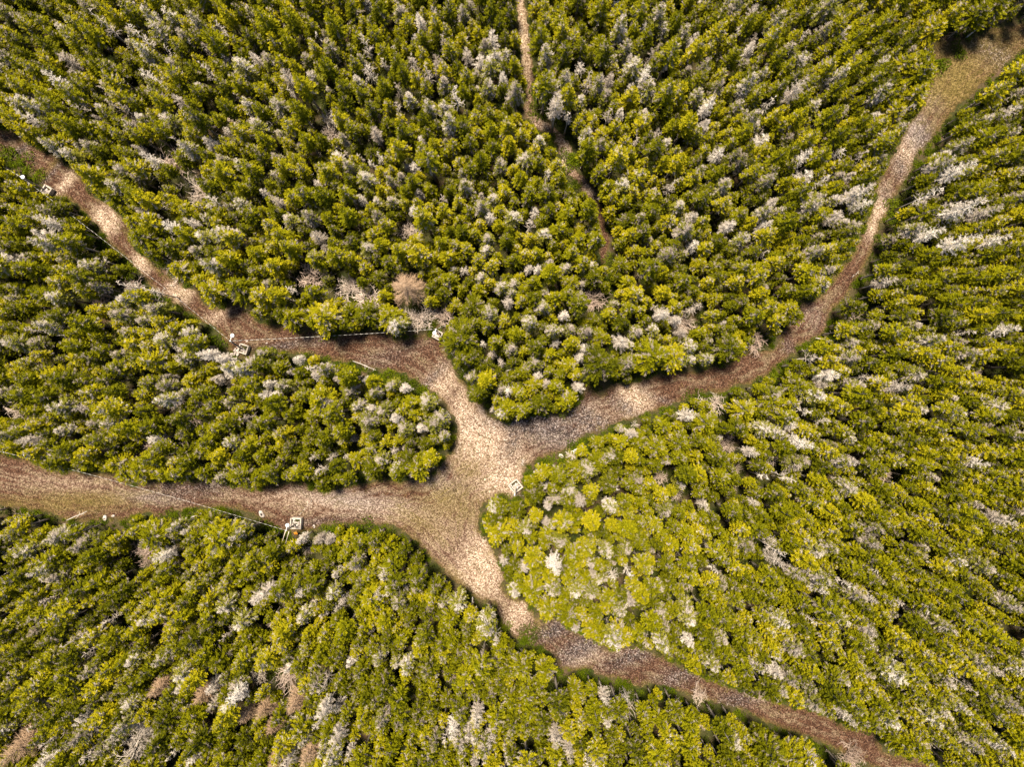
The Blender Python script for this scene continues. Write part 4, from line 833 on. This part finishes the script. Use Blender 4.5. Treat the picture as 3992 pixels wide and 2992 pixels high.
t3 = post(1155, 2042, 1115, 2070, 5.3, 'lamp post with round white lamp in the square crib', (1120, 2050))
t4 = post(1722, 1312, 1700, 1284, 4.8, 'lamp post with white lamp in the crib by the leafless shrubs', (1694, 1299), rad=.09)
t5 = post(2010, 1890, 2006, 1932, 4.4, 'bleached lampless pole in the diamond-set crib at the fork', None, M_PALEPOLE, .13, 'poles without a lamp')
t6 = post(108, 1782, 14, 1764, 5.4, 'slim grey pole at the left photo edge above the bottom-left trail', None, M_POLE, .07, 'poles without a lamp')
t7 = post(3766, 146, 3800, 118, 2.2, 'short white post at the upper-right trail bend', None, M_WHITE, .09, 'poles without a lamp')
def cable(a, b, sag, label, rad=.016, period=.72):
    a = np.asarray(a, float); b = np.asarray(b, float); n = 60; t = np.linspace(0, 1, n)[:, None]; P = a + (b - a) * t; P[:, 2] -= (sag * 4 * t * (1 - t))[:, 0]
    L_ = np.linalg.norm(b - a); r = np.random.default_rng(int(abs(a[0] * 10)) + 5); mb = MB(); k = 5; V = []; T = unit(np.gradient(P, axis=0))
    Pd = []; nn = int(L_ / .12); tt = np.linspace(0, 1, nn)
    P2 = np.stack([np.interp(tt, t[:, 0], P[:, i]) for i in range(3)], 1); P2 -= a
    T = unit(np.gradient(P2, axis=0)); u = unit(np.cross(T, [0, 0, 1.])); v = np.cross(T, u)
    for i in range(nn - 1):
        for j in range(k):
            t0, t1_ = 2 * math.pi * j / k, 2 * math.pi * (j + 1) / k
            Pd.append((P2[i] + rad * (u[i] * math.cos(t0) + v[i] * math.sin(t0)), P2[i] + rad * (u[i] * math.cos(t1_) + v[i] * math.sin(t1_)), P2[i + 1] + rad * (u[i + 1] * math.cos(t1_) + v[i + 1] * math.sin(t1_)), P2[i + 1] + rad * (u[i + 1] * math.cos(t0) + v[i + 1] * math.sin(t0))))
    mb.quads(np.array(Pd), 0, np.repeat(np.arange(nn - 1) * .12 / period, k))
    tag(link('overhead_cable', mb.build('cable', [M_CABLE], True), None, tuple(a)), label, 'cable', 'overhead cables between the posts')
cable(t1, t2, .9, 'twisted white cable strung from the upper-left post to the stone-pile lamp post')
cable(t2, t4, 1.1, 'cable running right from the stone-pile lamp post to the shrub-side lamp post', .022)
cable(t1, np.array(G(-160, 560, 5.6)), .3, 'short cable leaving the photo at the upper left', .022)
cable(t6, t3, .9, 'long twisted cable over the bottom-left trail to the round-lamp post')
cable(t6, np.array(G(-200, 1740, 5.4)), .3, 'stub of cable leaving the photo at the left edge')
cable(t3, np.array(G(1216, 1952, .05)), .0, 'short slanting guy wire from the round-lamp post onto the trail', .026, .9)
cable(t4, np.array(G(1850, 1516, .1)), .1, 'thin guy wire running down from the shrub-side lamp post toward the fork', .018)
cable(t4, np.array(G(1755, 1262, 3.6)), .1, 'short thin cable right of the shrub-side lamp post', .018)
cable(t5, np.array(G(2080, 1938, .4)), .1, 'thin pale guy wire from the bleached fork pole into the bush', .022)
for bx, by, tx, ty, lb in ((1090, 2148, 1113, 2072, 'longer of two thin pale brace poles under the round-lamp post'), (1108, 2140, 1127, 2072, 'shorter of two thin pale brace poles under the round-lamp post')):
    a = np.array(G(bx, by, .4)); b = np.array(G(tx, ty, 4.6 if bx < 1100 else 4.2)); mb = MB(); tube(mb, (b - a) * np.linspace(0, 1, 5)[:, None], .05 * np.ones(5), 7)
    tag(link('brace_pole', mb.build('brace_pole', [M_PALEPOLE], True), None, tuple(a)), lb, 'pole', 'brace poles of the round-lamp post')
# orange trail marker leaning in the bush below the square crib
p = G(1153, 2081, 1.0); root = empty('trail_sign', (p.x, p.y, 0), math.radians(15)); mb = MB(); box(mb, (0, 0, 0), .5, .46, .03, 0, 0, .006)
o = link('sign_board', mb.build('sign_board', [M_ORANGE]), root, (0, 0, 1.0)); o.rotation_euler = (math.radians(28), math.radians(-12), 0)
mb = MB(); tube(mb, [(0, -.02, 0), (0, -.02, .97)], [.03, .03], 6); link('sign_stake', mb.build('sign_stake', [M_POLE], True), root)
tag(root, 'orange square sign on a stake below the square timber crib', 'sign')
# stone pile and loose rocks
r = np.random.default_rng(77)
for i in range(34):
    u, v = r.uniform(0, 1, 2); px = 914 + u * 30 - v * 4 + (v - .5) * -24; py = 1352 + v * 34; p = G(px, py, .2); s = r.uniform(.13, .24)
    o = link('rock', ROCKS[i % 6], None, (p.x, p.y, .1 + r.uniform(0, .35))); o.scale = (s, s, s); o.rotation_euler = tuple(r.uniform(0, 6, 3))
    tag(o, 'pale stone heaped in the stone pile beside the left lamp post', 'rock', 'stones of the stone pile')
for px, py, s, lb in ((1020, 2006, .42, 'pale boulder on the bottom-left trail edge, left of the square crib'), (1224, 2054, .2, 'small pale rock right of the square crib'), (410, 2022, .4, 'flat pale boulder on the lower verge of the bottom-left trail'), (440, 2013, .22, 'small round rock beside the flat pale boulder'), (2186, 1778, .4, 'grey boulder at the right trail near the white birch chunk'), (1970, 1883, .16, 'small rock left of the diamond-set crib'), (1905, 2023, .18, 'small white rock in the bushes below the fork'), (3050, 290, .3, 'white rock among the trees in the upper-right forest'), (1040, 1338, .14, 'small stone above the stone-pile crib'), (962, 1332, .16, 'white stone just above the stone-pile crib'), (2021, 482, .22, 'small white rock beside the narrow footpath')):
    p = G(px, py, .1); o = link('boulder', ROCKS[int(px) % 6], None, (p.x, p.y, s * .3)); o.scale = (s * 1.2, s, s * .9); o.rotation_euler = (0, 0, px); tag(o, lb, 'rock')
mb = MB(); a = np.array(G(2226, 1768, .3)); b = np.array(G(2252, 1752, .5)); tube(mb, (b - a) * np.linspace(0, 1, 4)[:, None], [.22, .24, .2, .16], 8); c_ = (b - a) * .5
mb.quads(prisms([c_], [c_ + np.array([.7, -.35, .2])], .09, .04), 0, .6)
tag(link('birch_chunk', mb.build('birch_chunk', [M_BIRCH], True), None, tuple(a)), 'white forked birch chunk at the edge of the right trail', 'log')
# remnants of snow under the trees at the top
def snow(px, py, rx, ry, label, seed):
    r = np.random.default_rng(seed); p = G(px, py, .3); mb = MB(); nu, nv = 22, 5; V = []
    for j in range(nv):
        q = 1 - j / nv
        for i in range(nu):
            th = 2 * math.pi * i / nu; k = (1 + .22 * math.sin(2 * th + seed) + .15 * math.sin(3 * th + 2 * seed) + .1 * math.sin(5 * th)) * q
            V.append((rx * S * k * math.cos(th), ry * S * k * math.sin(th), .34 * (1 - q * q) + r.normal(0, .01) * (j > 0)))
    Q = [[j * nu + i, j * nu + (i + 1) % nu, (j + 1) * nu + (i + 1) % nu, (j + 1) * nu + i] for j in range(nv - 1) for i in range(nu)]
    V.append((0, 0, .35)); Q += [[len(V) - 1, (nv - 1) * nu + i, (nv - 1) * nu + i + 1, (nv - 1) * nu + (i + 2) % nu] for i in range(0, nu, 2)]
    mb.shared(V, Q); tag(link('snow_patch', mb.build('snow_patch', [M_SNOW], True), None, (p.x, p.y, 0.004)), label, 'snow patch', 'old snow patches')
snow(2378, 8, 34, 22, 'largest white snow patch under the trees at the top edge', 1)
snow(2432, 32, 30, 20, 'white snow patch right of the largest one at the top edge', 2)
snow(2300, 10, 14, 9, 'smallest white snow patch left of the others at the top edge', 3)
